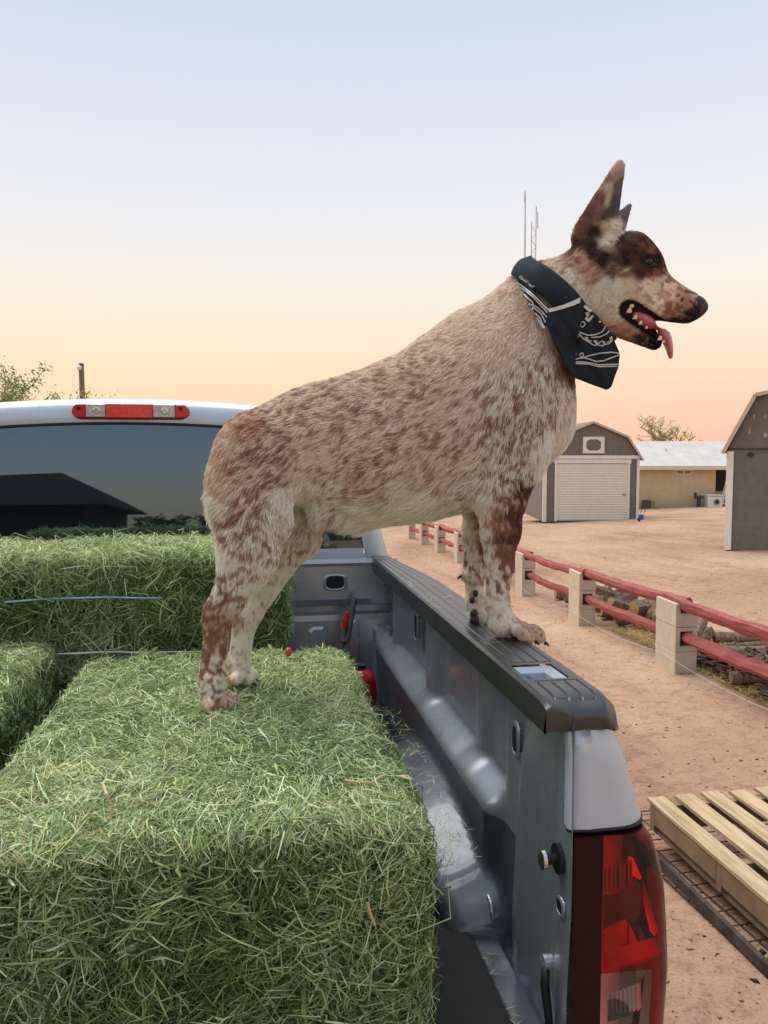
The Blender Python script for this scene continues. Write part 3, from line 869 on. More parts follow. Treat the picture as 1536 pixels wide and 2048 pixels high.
# inner bed wall as a pressed sheet: X as a function of (Y, z)
def bed_wall():
    ys = np.linspace(1.172, 2.95, 160); zs = np.concatenate([np.linspace(ZF - .02, 1.04, 26), np.linspace(1.045, 1.15, 26), np.linspace(1.155, 1.385, 34)])
    Y, Z = np.meshgrid(ys, zs, indexing='ij')
    # base section: upper wall, ledge, lower wall
    X = np.where(Z > 1.0, .520, .520) - .060 * (1 - sstep(1.065, 1.125, Z)) + .012 * (1 - sstep(.84, .95, Z))
    X = X - .035 * sstep(1.335, 1.375, Z)
    # vertical pressed pillars in the upper wall
    up = sstep(1.06, 1.13, Z) * (1 - sstep(1.36, 1.383, Z))
    for yc, w, h in ((2.80, .055, .022), (2.22, .07, .028), (1.75, .05, .014)):
        X = X - h * up * np.exp(-((Y - yc) / w) ** 4)
    # shallow recess between pillars
    X = X + .008 * up * np.exp(-((Y - 2.5) / .16) ** 4)
    # jamb towards the tailgate: sheet comes inwards, with a rounded bead
    j = 1 - sstep(1.50, 1.56, Y)
    X = X * (1 - j) + j * (.490 - .006 * (1 - sstep(.9, 1.1, Z)))
    X = X - .020 * np.exp(-((Y - 1.364 + .02 * sstep(1.15, 1.33, Z)) / .032) ** 2) * (1 - sstep(1.24, 1.36, Z))
    X = X + .010 * np.exp(-((Y - 1.265) / .025) ** 2)
    X = X + .03 * 0.0
    # wheel housing swelling out of the lower wall
    yw = np.clip(1 - ((Y - 1.93) / .47) ** 2, 0, 1) ** .4
    top = ZF + .165 * yw
    X = X - .115 * (yw > 0) * (1 - sstep(top - .045, top + .012, Z)) * sstep(0, .35, yw)
    P = np.stack([X, Y, Z], -1)
    mb = MB(); mb.grid(P)
    for m_ in (mb, mirror(mb)):
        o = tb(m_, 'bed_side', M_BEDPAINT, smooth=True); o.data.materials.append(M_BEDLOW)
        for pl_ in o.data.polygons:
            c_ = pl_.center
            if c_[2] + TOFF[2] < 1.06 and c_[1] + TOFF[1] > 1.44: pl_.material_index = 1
    return X, ys, zs
bed_wall()
# slots and holes punched in the wall: rim ring with a dark hollow
def slot(c, axis_u, axis_v, nrm, hw, hh, rim, name='slot', mrim=None, depth=.012):
    c = np.array(c, float); u = np.array(axis_u, float); v = np.array(axis_v, float); n_ = np.array(nrm, float)
    K = 20; pts = []
    for i in range(K):
        a = 2 * PI * i / K; cx, cy = math.cos(a), math.sin(a)
        pts.append((hw * math.copysign(abs(cx) ** .6, cx), hh * math.copysign(abs(cy) ** .6, cy)))
    V = []
    for s, dz in ((1 + rim, .001), (1 + rim * .5, .006), (1.0, .003), (.97, -depth)):
        for a, b_ in pts: V.append(c + u * a * s + v * b_ * s + n_ * dz)
    Fc = [(r * K + i, r * K + (i + 1) % K, (r + 1) * K + (i + 1) % K, (r + 1) * K + i) for r in range(3) for i in range(K)]
    mb = MB(); mb.add(V, Fc)
    o = tb(mb, name, mrim or M_BEDPAINT, smooth=True)
    mb = MB(); mb.add([c + u * a * .985 + v * b_ * .985 + n_ * .0035 for a, b_ in pts], [tuple(range(K))])
    tb(mb, 'slot_hole', M_SEAM, o)
slot((.508, 2.30 + .15, 1.245), (0, 1, 0), (0, 0, 1), (-1, 0, 0), .020, .036, .35)
slot((.513, 2.93, 1.285), (0, 1, 0), (0, 0, 1), (-1, 0, 0), .012, .03, .3)
slot((.4815, 1.42, 1.255), (0, 1, 0), (0, 0, 1), (-1, 0, 0), .014, .024, .5)
slot((.4885, 1.209, 1.055), (0, 1, 0), (0, 0, 1), (-1, 0, 0), .012, .011, .4)
# tie-down ring
mb = MB(); mb.tube([(.456, 1.50 + .026 * math.cos(a), .885 + .028 * math.sin(a)) for a in np.linspace(.9, 5.4, 14)], .005, 7)
tb(mb, 'tie_down_ring', M_BEDPAINT, smooth=True)
# tailgate striker bolt and latch
mb = MB(); mb.tube([(.492, 1.222, 1.128), (.483, 1.222, 1.128)], .024, 20); sb = tb(mb, 'striker_base', M_SEAM)
mb = MB(); mb.tube([(.484, 1.222, 1.128), (.467, 1.222, 1.128)], .0085, 14); tb(mb, 'striker_pin', M_SEAM, sb, smooth=False)
mb = MB(); mb.tube([(.467, 1.222, 1.128), (.464, 1.222, 1.128), (.458, 1.222, 1.128), (.456, 1.222, 1.128)], [.010, .0155, .0155, .012], 16); tb(mb, 'striker_head', M_CHROME, sb)
mb = MB(); mb.tube([(.476, 1.240, .935), (.472, 1.235, .91), (.476, 1.227, .86), (.482, 1.22, .80)], [.007, .008, .007, .006], 8); tb(mb, 'tailgate_cable', M_SEAM, smooth=True)
mb = MB(); mb.tube([(.488, 1.245, .94), (.472, 1.245, .94)], .013, 12); tb(mb, 'cable_bolt', M_BEDPAINT)

# bed floor with pressed ribs
xs = np.linspace(2 * TXC - .53, .53, 141); ys = np.array([1.2, 1.6, 2.0, 2.5, 2.96])
Xg, Yg = np.meshgrid(xs, ys, indexing='ij')
Zg = ZF + .010 * (np.sin((Xg - TXC) * 2 * PI / .14) > 0.2)
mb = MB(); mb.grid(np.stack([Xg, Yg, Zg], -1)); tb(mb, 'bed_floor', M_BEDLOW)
# bulkhead at the cab end
bx0, bx1 = 2 * TXC - .535, .535
prof = [(2.955, ZR - .004), (2.935, ZR - .004), (2.930, ZR - .018), (2.936, ZR - .03), (2.940, ZR - .15), (2.955, ZR - .172), (2.972, ZR - .178), (2.972, ZR - .20), (2.955, ZR - .21), (2.952, ZR - .23), (2.952, ZF)]
nx = 121; xs = np.linspace(bx0, bx1, nx); P = []
for (y, z) in prof: P.append([(x, y, z) for x in xs])
P = np.array(P)
lowm = (P[..., 2] < ZR - .205)
mb = MB(); mb.grid(P); tb(mb, 'bulkhead', M_BEDPAINT, smooth=False)
M_BULKLOW = M_BEDPAINT
for i, x in enumerate(np.arange(bx0 + .08, bx1 - .05, .118)):     # raised vertical flutes with slanted tops
    hh = ZR - .245 - (.02 if i % 2 else 0)
    V = [(x, 2.9515, ZF), (x + .07, 2.9515, ZF), (x + .07, 2.9515, hh), (x + .055, 2.9515, hh + .015), (x + .015, 2.9515, hh + .015), (x, 2.9515, hh),
         (x + .01, 2.943, ZF), (x + .06, 2.943, ZF), (x + .06, 2.943, hh - .006), (x + .05, 2.943, hh + .005), (x + .02, 2.943, hh + .005), (x + .01, 2.943, hh - .006)]
    Fc = [(6, 7, 8, 9, 10, 11)] + [(i_, (i_ + 1) % 6, 6 + (i_ + 1) % 6, 6 + i_) for i_ in range(6)]
    mb = MB(); mb.add(V, Fc); tb(mb, 'flute', M_BULKLOW)
for xx in (.308, 2 * TXC - .308):
    slot((xx, 2.9375, ZR - .088), (1, 0, 0), (0, 0, 1), (0, -1, 0), .032, .022, .38, 'stake_slot')

# black rail cap: finely gridded sheet with grooves, a stake pocket and rounded ends
CX0, CX1, CYA, CYB = .444, .575, 1.176, 2.985
HX0, HX1, HY0, HY1 = .460, .534, 1.300, 1.394       # stake pocket
def cap_sheet(mirr=False):
    s = np.concatenate([[-.046, -.03, -.012, -.003], np.linspace(0, 1, 74), [1.003, 1.012, 1.03, 1.046]])
    ys = np.unique(np.concatenate([np.linspace(CYA - .004, 1.50, 150), np.linspace(1.50, CYB, 60), [HY0, HY1]]))
    xo = CX1 - .05 * sstep(2.35, 2.98, ys) ** 1.0 - .004 * (1 - sstep(1.15, 1.5, ys))
    dr = np.clip((CYA + .055 - ys) / .06, 0, 1); xo = xo - .022 * (1 - np.sqrt(1 - dr ** 2))
    V = np.zeros((len(ys), len(s), 3))
    for i, y in enumerate(ys):
        w = xo[i] - CX0
        u = np.clip(s, 0, 1)
        x = CX0 + w * u
        z = np.full_like(u, ZR)
        # crown and edge rounding
        z -= .018 * sstep(.78, 1.0, u) ** 2 * (1 + 0.1 * (1 - sstep(1.1, 1.4, y)))
        z -= .004 * (1 - sstep(0.0, .06, u))
        # longitudinal grooves
        for g in (.19, .375, .56, .74):
            if not (HY0 - .012 < y < HY1 + .012 and .17 < g < .80):
                lim = 1.2
                if y > lim: z -= .0035 * np.exp(-((u - g) / .011) ** 4)
        # cross grooves around the pocket and at the rear
        for gy in (1.2, HY0 - .012, HY1 + .014):
            z -= .0035 * math.exp(-((y - gy) / .0016) ** 4) * ((u > .18) & (u < .75))
        # the rear end rolls over
        rr = .062; d = max(0.0, (CYA + rr - y) / (rr + .004))
        z -= .030 * (1 - math.sqrt(max(0.0, 1 - min(1, d) ** 2))) * (.35 + .65 * sstep(.08, .5, u))
        # inner and outer skirts
        lo = s < 0
        z[lo] = z[len(s[s < 0])] + s[lo] * 1.0
        hi = s > 1
        z[hi] = z[np.where(s <= 1)[0][-1]] - (s[hi] - 1) * .5
        z = np.maximum(z, ZR - .050) if y < 1.5 else z
        x[hi] += (s[hi] - 1) * .10
        V[i] = np.stack([x, np.full_like(x, y), z], -1)
    m_, n_ = V.shape[:2]
    idx = np.arange(m_ * n_).reshape(m_, n_)
    Fc = []
    cx = V[:, :, 0]; cy = V[:, :, 1]
    for i in range(m_ - 1):
        for j in range(n_ - 1):
            mx = (cx[i, j] + cx[i, j + 1]) / 2; my = (cy[i, j] + cy[i + 1, j]) / 2
            if HX0 < mx < HX1 and HY0 < my < HY1 and 0 <= s[j] < 1: continue
            Fc.append((idx[i, j], idx[i, j + 1], idx[i + 1, j + 1], idx[i + 1, j]))
    mb = MB(); mb.v = [tuple(p) for p in V.reshape(-1, 3)]; mb.f = Fc
    # closing rear face
    e = list(idx[0, :]); n0 = len(mb.v)
    for k_ in e:
        p = mb.v[k_]; mb.v.append((p[0], p[1] + .012, min(p[2], ZR - .051)))
    for k_ in range(len(e) - 1): mb.f.append((e[k_ + 1], e[k_], n0 + k_, n0 + k_ + 1))
    return mb
cap = cap_sheet()
cap_o = tb(cap, 'rail_cap', M_PLASTIC, smooth=True)
tb(mirror(cap), 'rail_cap', M_PLASTIC, smooth=True)
# pocket: silver walls with a dark slot
mb = MB()
z1, z0 = ZR - .004, ZR - .045
ring = [(HX0, HY0), (HX1, HY0), (HX1, HY1), (HX0, HY1)]
ins = [(HX0 + .010, HY0 + .006), (HX1 - .012, HY0 + .006), (HX1 - .012, HY1 - .008), (HX0 + .010, HY1 - .008)]
V = [(x, y, z1) for x, y in ring] + [(x, y, z1 - .010) for x, y in ins] + [(x, y, z0) for x, y in ins]
Fc = [(i, (i + 1) % 4, 4 + (i + 1) % 4, 4 + i) for i in range(4)] + [(4 + i, 4 + (i + 1) % 4, 8 + (i + 1) % 4, 8 + i) for i in range(4)] + [(8, 9, 10, 11)]
mb.add(V, Fc); pk_ = tb(mb, 'stake_pocket', M_SILVER, cap_o)
mb = MB(); mb.add([(HX0 + .016, HY0 + .02, z0 + .002), (HX1 - .018, HY0 + .02, z0 + .002), (HX1 - .018, HY1 - .035, z0 + .002), (HX0 + .045, HY1 - .035, z0 + .002), (HX0 + .035, HY1 - .05, z0 + .002), (HX0 + .016, HY1 - .05, z0 + .002)], [tuple(range(6))])
tb(mb, 'pocket_slot', M_SEAM, cap_o)

# outer panel: plan-view path swept over height
ZL = CAMZ - .588                      # tail light top
def panel_path(z):
    f = np.interp(z, [.35, .75, .95, 1.09, 1.20, 1.30, 1.345, 1.385], [.60, .66, .672, .660, .626, .594, .574, .552])
    r = .060
    pts = [(.4885, 1.205), (.486, 1.185), (.489, 1.1785), (.52, 1.1735), (f - r * 1.0, 1.175)]
    for a in np.linspace(-PI / 2, 0, 9)[1:]:
        pts.append((f - r + r * math.cos(a), 1.175 + r + r * math.sin(a)))
    for y in (1.31, 1.5, 1.9, 2.4, 2.98): pts.append((f + .004 * math.sin((y - 1.3) * 1.2) - .02 * float(sstep(2.4, 2.98, np.array(y))), y))
    return pts
zs = list(np.linspace(ZL + .003, 1.360, 16))
P = []
for z in zs:
    up = sstep(1.30, 1.385, np.array(z))
    P.append([(x - .0 * up, y + .012 * float(up) * (y < 1.25), z) for x, y in panel_path(z)])
mb = MB(); mb.grid(np.array(P)); tb(mb, 'bed_panel', M_SILVER, smooth=True); tb(mirror(mb), 'bed_panel', M_SILVER, smooth=True)
# lower side panel, forward of the lamp, down to the sill
zs = list(np.linspace(.35, ZL + .003, 16)); P = []
for z in zs: P.append([(x, y, z) for x, y in panel_path(z)[12:]])
mb = MB(); mb.grid(np.array(P)); tb(mb, 'bed_panel', M_SILVER, smooth=True); tb(mirror(mb), 'bed_panel', M_SILVER, smooth=True)
# jamb flange that carries the lamp
mb = MB(); mb.box((.4905, 1.192, .5), (.52, 1.222, ZL - .004)); tb(mb, 'lamp_flange', M_BEDPAINT)
mb = MB(); mb.tube([(x + (.002 if y < 1.2 else -.002), y + .002, ZL + .001) for x, y in panel_path(ZL)[1:15]], .004, 6); tb(mb, 'panel_seam', M_SEAM)

# ---- tail lamp: tinted shell over a reflector
M_LENS = tint_glass('red_lens', (.97, .014, .016))
M_LENSDK = mat('dark_red_lens', (.018, .0008, .002), .25, spec=.2)
M_REFL = mat('reflector', (.97, .97, .97), .35, .35)
M_REFLDK = mat('shaded_reflector', (.10, .09, .09), .5)  # darkened reflector copy: shade of bulb hollow and flutes put into the colour
M_REFLMID = mat('reflector_bowl', (.78, .76, .76), .45)
M_CLEAR = tint_glass('clear_lens', (.92, .92, .90))
ZB = ZL - .47
lamp_root = MB()
def lampf(z): return np.interp(z, [ZB, .75, .95, 1.09, 1.22], [.648, .658, .668, .658, .622])
zs = np.linspace(ZB, ZL - .004, 26); P = []
for z in zs:
    f = lampf(z) - .012 * float(sstep(ZL - .03, ZL, np.array(z))); r = .045; row = []
    for x in (.490, .493, .515, .538): row.append((x, 1.166, z))
    for a in np.linspace(-PI / 2, 0, 10): row.append((f - r + r * math.cos(a), 1.164 + r + r * math.sin(a), z))
    row += [(f, 1.25, z), (f - .004, 1.29, z)]
    P.append(row)
P = np.array(P)
mb = MB(); mb.grid(P[:, :4]); mb.add([P[-1, 0], P[-1, 3], (.538, 1.19, P[-1, 0, 2]), (.490, 1.19, P[-1, 0, 2])], [(0, 1, 2, 3)])
lamp = tb(mb, 'tail_light', M_LENSDK, smooth=False)
zsplit = ZL - .236
hi = [i for i, z in enumerate(zs) if z >= zsplit]; lo_ = [i for i, z in enumerate(zs) if z <= zsplit + .019]
mb = MB(); mb.grid(P[hi][:, 3:]); tb(mb, 'red_lens', M_LENS, lamp, smooth=True)
mb = MB(); top = P[-1, 3:]
mb.add(list(top) + [(.538, 1.29, top[0, 2])], [tuple(range(len(top) + 1))]); tb(mb, 'lens_top', M_LENSDK, lamp)
# lower lens: red frame with a clear reversing window
mb = MB(); mb.grid(P[lo_][:, 4:]); tb(mb, 'red_lens', M_LENS, lamp, smooth=True)
zlo = [z for z in zs if z <= zsplit + .019]
mb = MB(); mb.grid(np.array([P[i, 3:5] for i in lo_])); tb(mb, 'reverse_lens', M_CLEAR, lamp, smooth=True)
# reflector chamber
mb = MB(); mb.grid(np.array([[(.539, 1.258, z), (.57, 1.262, z), (.61, 1.275, z), (.635, 1.30, z)] for z in np.linspace(ZB, ZL - .006, 20)])); tb(mb, 'reflector', M_REFLMID, lamp, smooth=True)
def facet(pts, m_=M_REFL):
    pts = [np.array(p_, float) for p_ in pts]; zl = min(p_[2] for p_ in pts)      # bowls lean back towards the sky
    pts = [CAM + (p_ - CAM) * ((p_[1] + .55 * (p_[2] - zl)) / p_[1]) for p_ in pts]
    mb = MB(); mb.add(pts, [tuple(range(len(pts)))]); return tb(mb, 'reflector_facet', m_, lamp)
def LP(px, py, Y=1.177):            # points seen through the lens, on the chamber's own depth
    return atY(px, py, Y)
facet([LP(1257, 1712, 1.187), LP(1266, 1715, 1.187), LP(1283, 1755, 1.202), LP(1280, 1760, 1.202), LP(1252, 1742, 1.192)])
for i in range(7):                  # fluted upper bowl
    x0, x1 = 1205 + i * 8.5, 1210 + i * 8.5
    facet([LP(x0, 1782 - i * 1.5, 1.174), LP(x1, 1782 - i * 1.5, 1.190), LP(x1 + 1, 1735 - i * 3, 1.190), LP(x0 + 1, 1745 - i * 3, 1.174)])
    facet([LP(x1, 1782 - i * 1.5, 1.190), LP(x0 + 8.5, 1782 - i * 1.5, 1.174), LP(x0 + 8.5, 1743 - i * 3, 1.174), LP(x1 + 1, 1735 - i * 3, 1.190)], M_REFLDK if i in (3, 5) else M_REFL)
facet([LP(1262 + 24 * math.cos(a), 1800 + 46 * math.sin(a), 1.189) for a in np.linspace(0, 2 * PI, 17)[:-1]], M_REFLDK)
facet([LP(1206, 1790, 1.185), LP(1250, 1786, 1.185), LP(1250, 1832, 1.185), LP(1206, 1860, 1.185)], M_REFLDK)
facet([LP(1284, 1757, 1.192), LP(1292, 1775, 1.192), LP(1316, 1862, 1.197), LP(1309, 1873, 1.197), LP(1300, 1862, 1.192), LP(1286, 1800, 1.192)])
facet([LP(1258, 1846, 1.187), LP(1276, 1886, 1.187), LP(1257, 1887, 1.187)])
facet([LP(1205, 1868, 1.182), LP(1252, 1836, 1.197), LP(1255, 1848, 1.197), LP(1254, 1888, 1.187), LP(1207, 1893, 1.177)], M_REFLMID)
facet([LP(1205, 1898, 1.174), LP(1255, 1889, 1.182), LP(1320, 1872, 1.202), LP(1325, 1905, 1.202), LP(1290, 1926, 1.187), LP(1208, 1944, 1.174)], mat('reflector_low', (.66, .62, .62), .5))
for i in range(8):
    x0 = 1216 + i * 8.2
    facet([LP(x0, 1990 - i * 3.2, 1.174), LP(x0 + 5, 1988 - i * 3.2, 1.188), LP(x0 + 6, 2030 - i * 1.5, 1.188), LP(x0 + 1, 2030 - i, 1.174)])
    facet([LP(x0 + 5, 1988 - i * 3.2, 1.188), LP(x0 + 8.2, 1986 - i * 3.2, 1.174), LP(x0 + 9, 2030 - i * 2, 1.174), LP(x0 + 6, 2030 - i * 2, 1.188)])
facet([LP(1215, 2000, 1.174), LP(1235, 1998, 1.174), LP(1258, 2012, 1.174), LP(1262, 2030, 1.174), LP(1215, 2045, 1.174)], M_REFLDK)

# ---- cab
cabm = M_SILVER
hwB, hwT = .905, .76
GX0, GXT = .868, .765               # glass half widths, bottom and top
zg0, zg1, yg0 = ZR + .018, CAMZ + .112, 3.055
tilt = math.tan(math.radians(3.0))
def yglass(z):
    f = np.clip((z - zg0) / (zg1 - zg0), 0, 1.0); h = zg1 - zg0
    return float(yg0 + h * (f * math.tan(math.radians(2.8)) + .142 * f ** 2.5 / 2.5) + max(0.0, z - zg1) * .19)
def crown(x): return .055 * ((x - TXC) / .8) ** 2
def back_row(z, hw):
    return [(x, yglass(z) - .004 + .030 * ((x - TXC) / .9) ** 4, z - (crown(x) if z > 1.7 else 0)) for x in np.linspace(TXC - hw, TXC + hw, 41)]
P = []
roof = [(CAMZ + .106, .0), (CAMZ + .125, -.002), (CAMZ + .150, .004), (CAMZ + .172, .014), (CAMZ + .188, .034), (CAMZ + .197, .07), (CAMZ + .203, .14), (CAMZ + .205, .4), (CAMZ + .195, 1.0), (CAMZ + .16, 1.5)]
for z, dy in roof:
    P.append([(x, yglass(CAMZ + .112) + dy + .02 * ((x - TXC) / .8) ** 4, z - crown(x) * (1.0 if dy < .5 else 1.2)) for x in np.linspace(TXC - hwT, TXC + hwT, 41)])
mb = MB(); mb.grid(np.array(P)); tb(mb, 'cab_roof', cabm, smooth=True)
# glass
zz = np.linspace(zg0, zg1, 40); P = []
for z in zz:
    f = (z - zg0) / (zg1 - zg0); hw = GX0 + (GXT - GX0) * f
    P.append([(x, yglass(z) + .004 + .016 * ((x - TXC) / .9) ** 4, z - crown(x) * f ** 3) for x in np.linspace(TXC - hw, TXC + hw, 41)])
mb = MB(); mb.grid(np.array(P)); tb(mb, 'rear_window', M_GLASS, smooth=True)
# dark seal along the top of the glass
P = [[(x, yglass(zg1) - .0035 + .016 * ((x - TXC) / .9) ** 4, zg1 - .006 - crown(x) + dz) for x in np.linspace(TXC - GXT, TXC + GXT, 41)] for dz in (-.004, .004)]
mb = MB(); mb.grid(np.array(P)); tb(mb, 'window_seal', M_SEAM)
for sgn in (1, -1):                 # pillars
    P = []
    for z in np.linspace(zg0 - .05, CAMZ + .16, 14):
        f = np.clip((z - zg0) / (zg1 - zg0), -.1, 1.2); g = GX0 + (GXT - GX0) * f; o_ = g + .085 - .02 * f
        yy = yglass(z)
        zz_ = z - crown(TXC + g) * max(0, f) ** 3
        P.append([(TXC + sgn * (g - .004), yy + .004, zz_), (TXC + sgn * (g + .006), yy - .008, zz_), (TXC + sgn * (g + .05), yy - .006, zz_), (TXC + sgn * (o_ - .012), yy + .004, zz_), (TXC + sgn * o_, yy + .04, zz_), (TXC + sgn * (o_ + .01), yy + .45, zz_)])
    mb = MB(); mb.grid(np.array(P)); tb(mb, 'cab_pillar', cabm, smooth=True)
    mb = MB(); mb.box((TXC + sgn * .84 - .09, 3.05, .35), (TXC + sgn * .84 + .09, 4.6, zg0 - .02)); tb(mb, 'cab_side', cabm, bevel=.03)
mb = MB(); mb.box((TXC - .86, 3.045, .5), (TXC + .86, 3.075, zg0 + .002)); tb(mb, 'cab_back', cabm)
mb = MB(); mb.box((TXC - .8, 3.2, .6), (TXC + .8, 4.5, zg0 - .05)); tb(mb, 'cabin_floor', M_SEAM)
# third brake light
bl_y = yglass(CAMZ + .15)
M_BRAKE = mat('brake_red', (.72, .014, .035), .18, coat=.5)
M_BRAKEC = mat('brake_red_centre', (.75, .035, .04), .25, coat=.5, color2=(.80, .09, .07), scale=60)
M_CLEARL = mat('cargo_lens', (.62, .60, .56), .2, coat=.5, color2=(.42, .40, .37), scale=55)
def pill(x0, x1, z0, z1, y, name, m_, parent, round_l=False, round_r=False, depth=.018):
    zm = (z0 + z1) / 2; r = (z1 - z0) / 2; pts = []
    if round_r: pts += [(x1 - r + r * math.cos(a), zm + r * math.sin(a)) for a in np.linspace(-PI / 2, PI / 2, 9)]
    else: pts += [(x1, z0), (x1, z1)]
    if round_l: pts += [(x0 + r + r * math.cos(a), zm + r * math.sin(a)) for a in np.linspace(PI / 2, 1.5 * PI, 9)]
    else: pts += [(x0, z1), (x0, z0)]
    pts = [(x, z) for x, z in pts]
    mb = MB(); V = []
    cx, cz = (x0 + x1) / 2, zm
    for y_, s in ((y, 1.0), (y - depth * .7, 1.0), (y - depth, .9)):
        V += [(cx + (x - cx) * (1 - (1 - s) * .3), y_ - .10 * 0, cz + (z - cz) * s) for x, z in pts]
    n_ = len(pts)
    Fc = [(r_ * n_ + i, r_ * n_ + (i + 1) % n_, (r_ + 1) * n_ + (i + 1) % n_, (r_ + 1) * n_ + i) for r_ in range(2) for i in range(n_)] + [tuple(2 * n_ + i for i in range(n_))]
    mb.add(V, Fc)
    return recalc(tb(mb, name, m_, parent))
kb = 3.09 / F
BX = lambda px: atY(px, 823, 3.09)[0]
zc_ = CAMZ + (905 - 823) * kb - .004
bl = pill(BX(141), BX(379), zc_ - .034, zc_ + .026, bl_y + .012, 'brake_light', mat('brake_housing', (.16, .006, .016), .25), truck, True, True, .022)
pill(BX(144), BX(171), zc_ - .023, zc_ + .024, bl_y - .008, 'brake_lens', M_BRAKE, bl, True, False)
pill(BX(171.5), BX(211), zc_ - .023, zc_ + .024, bl_y - .008, 'cargo_lens', M_CLEARL, bl)
pill(BX(211.5), BX(305), zc_ - .026, zc_ + .026, bl_y - .008, 'brake_lens', M_BRAKEC, bl, depth=.022)
pill(BX(305.5), BX(350), zc_ - .023, zc_ + .024, bl_y - .008, 'cargo_lens', M_CLEARL, bl)
pill(BX(350.5), BX(377), zc_ - .023, zc_ + .024, bl_y - .008, 'brake_lens', M_BRAKE, bl, False, True)
for px in (158, 361):
    mb = MB(); mb.tube([(BX(px), bl_y - .030, zc_ + .008), (BX(px), bl_y - .026, zc_ + .008)], .007, 10); tb(mb, 'lens_screw', M_SEAM, bl)
for px in (193, 330):
    mb = MB(); mb.tube([(BX(px), bl_y - .027, zc_ + .0), (BX(px), bl_y - .0285, zc_ + .0)], [.014, .009], 14); tb(mb, 'cargo_bulb', M_CHROME, bl)
# wheels, sill and lowered tailgate
for sx in (TXC + .86, TXC - .86):
    for yy in (1.95, 5.4):
        zw = float(ground_z(sx, yy)) + .40
        mb = MB(); mb.tube([(sx - .13, yy, zw), (sx - .12, yy, zw), (sx + .12, yy, zw), (sx + .13, yy, zw)], [.36, .40, .40, .36], 32)
        wh = tb(mb, 'wheel', M_RUBBER)
        s = 1 if sx > TXC else -1
        mb = MB(); mb.tube([(sx + s * .131, yy, zw), (sx + s * .10, yy, zw)], [.25, .20], 24); tb(mb, 'rim', M_GREYMETAL, wh)
mb = MB(); mb.box((TXC - .84, .68, ZF - .06), (TXC + .84, 1.195, ZF + .008)); tb(mb, 'tailgate', M_BEDPAINT, bevel=.012)
mb = MB(); mb.box((TXC - .9, 3.05, .35), (TXC + .9, 6.6, .55)); tb(mb, 'chassis', M_SEAM)
mb = MB(); mb.box((TXC - .92, 4.65, .45), (TXC + .92, 6.4, 1.12)); tb(mb, 'bonnet', cabm, bevel=.1, seg=4)

# ---- loose things in the bed
M_REDCAN = mat('red_plastic', (.36, .006, .012), .35, coat=.3)
cc = atY(722, 1372, 2.72); rc = empty('fuel_can', (cc[0] - .004, 2.72, ZF + .01)); tag(rc, 'rounded red plastic can in the corner of the truck bed', 'can')
mb = MB(); hz = cc[2] + .052 - ZF
mb.tube([(0, 0, 0), (0, 0, .01), (0, 0, hz * .55), (0, 0, hz * .8), (0, 0, hz * .92), (0, 0, hz)], [.048, .055, .058, .055, .045, .02], 24); mb.build('body', M_REDCAN, rc, smooth=True)
mb = MB(); mb.tube([(0, 0, hz), (0, 0, hz + .012)], .022, 12); mb.build('cap', M_SEAM, rc)
mb = MB(); mb.tube([(-.058, 0, hz * .75), (-.085, 0, hz * .7), (-.085, 0, hz * .4), (-.058, 0, hz * .35)], .008, 8); mb.build('handle', M_REDCAN, rc, smooth=True)
tp, bt = atY(709, 1196, 2.90), atY(688, 1322, 2.80)
bt = bt + (bt - tp) * .9
bar = empty('folding_bar', bt); tag(bar, 'black folding bar with a red tag leaning against the bulkhead', 'bar')
def lb(name, pts, r, m_, n_=8, par=None, flat=1.0):
    mb = MB(); mb.tube([np.array(p) - np.array(bt) for p in pts], r, n_, flat=flat); return mb.build(name, m_, par or bar, smooth=False)
dx = np.array([.022, 0, 0])
lb('main_tube', [bt, tp], .010, M_PLASTIC)
lb('side_tube', [bt - dx, tp - dx * .55 - (tp - bt) * .12], .007, M_PLASTIC)
a_ = bt + (tp - bt) * .62
lb('collar', [a_ - dx * .4, a_ - dx * .4 + (tp - bt) * .045], .018, M_PLASTIC)
tg = atY(691, 1240, 2.84)
lb('red_tag', [tg + [.004, 0, .028], tg, tg - [.006, 0, .03]], [.006, .011, .008], mat('tag_red', (.75, .012, .02), .45), 8)
mb = MB(); mb.box((TXC - .5, .9, 0), (.412, 1.70, .012)); 
mt = mb.build('rubber_mat', M_RUBBER, None, bevel=.03, seg=3); mt.location = (0, 0, ZF + .012); tag(mt, 'black rubber mat on the truck bed floor beside the front bale', 'mat')

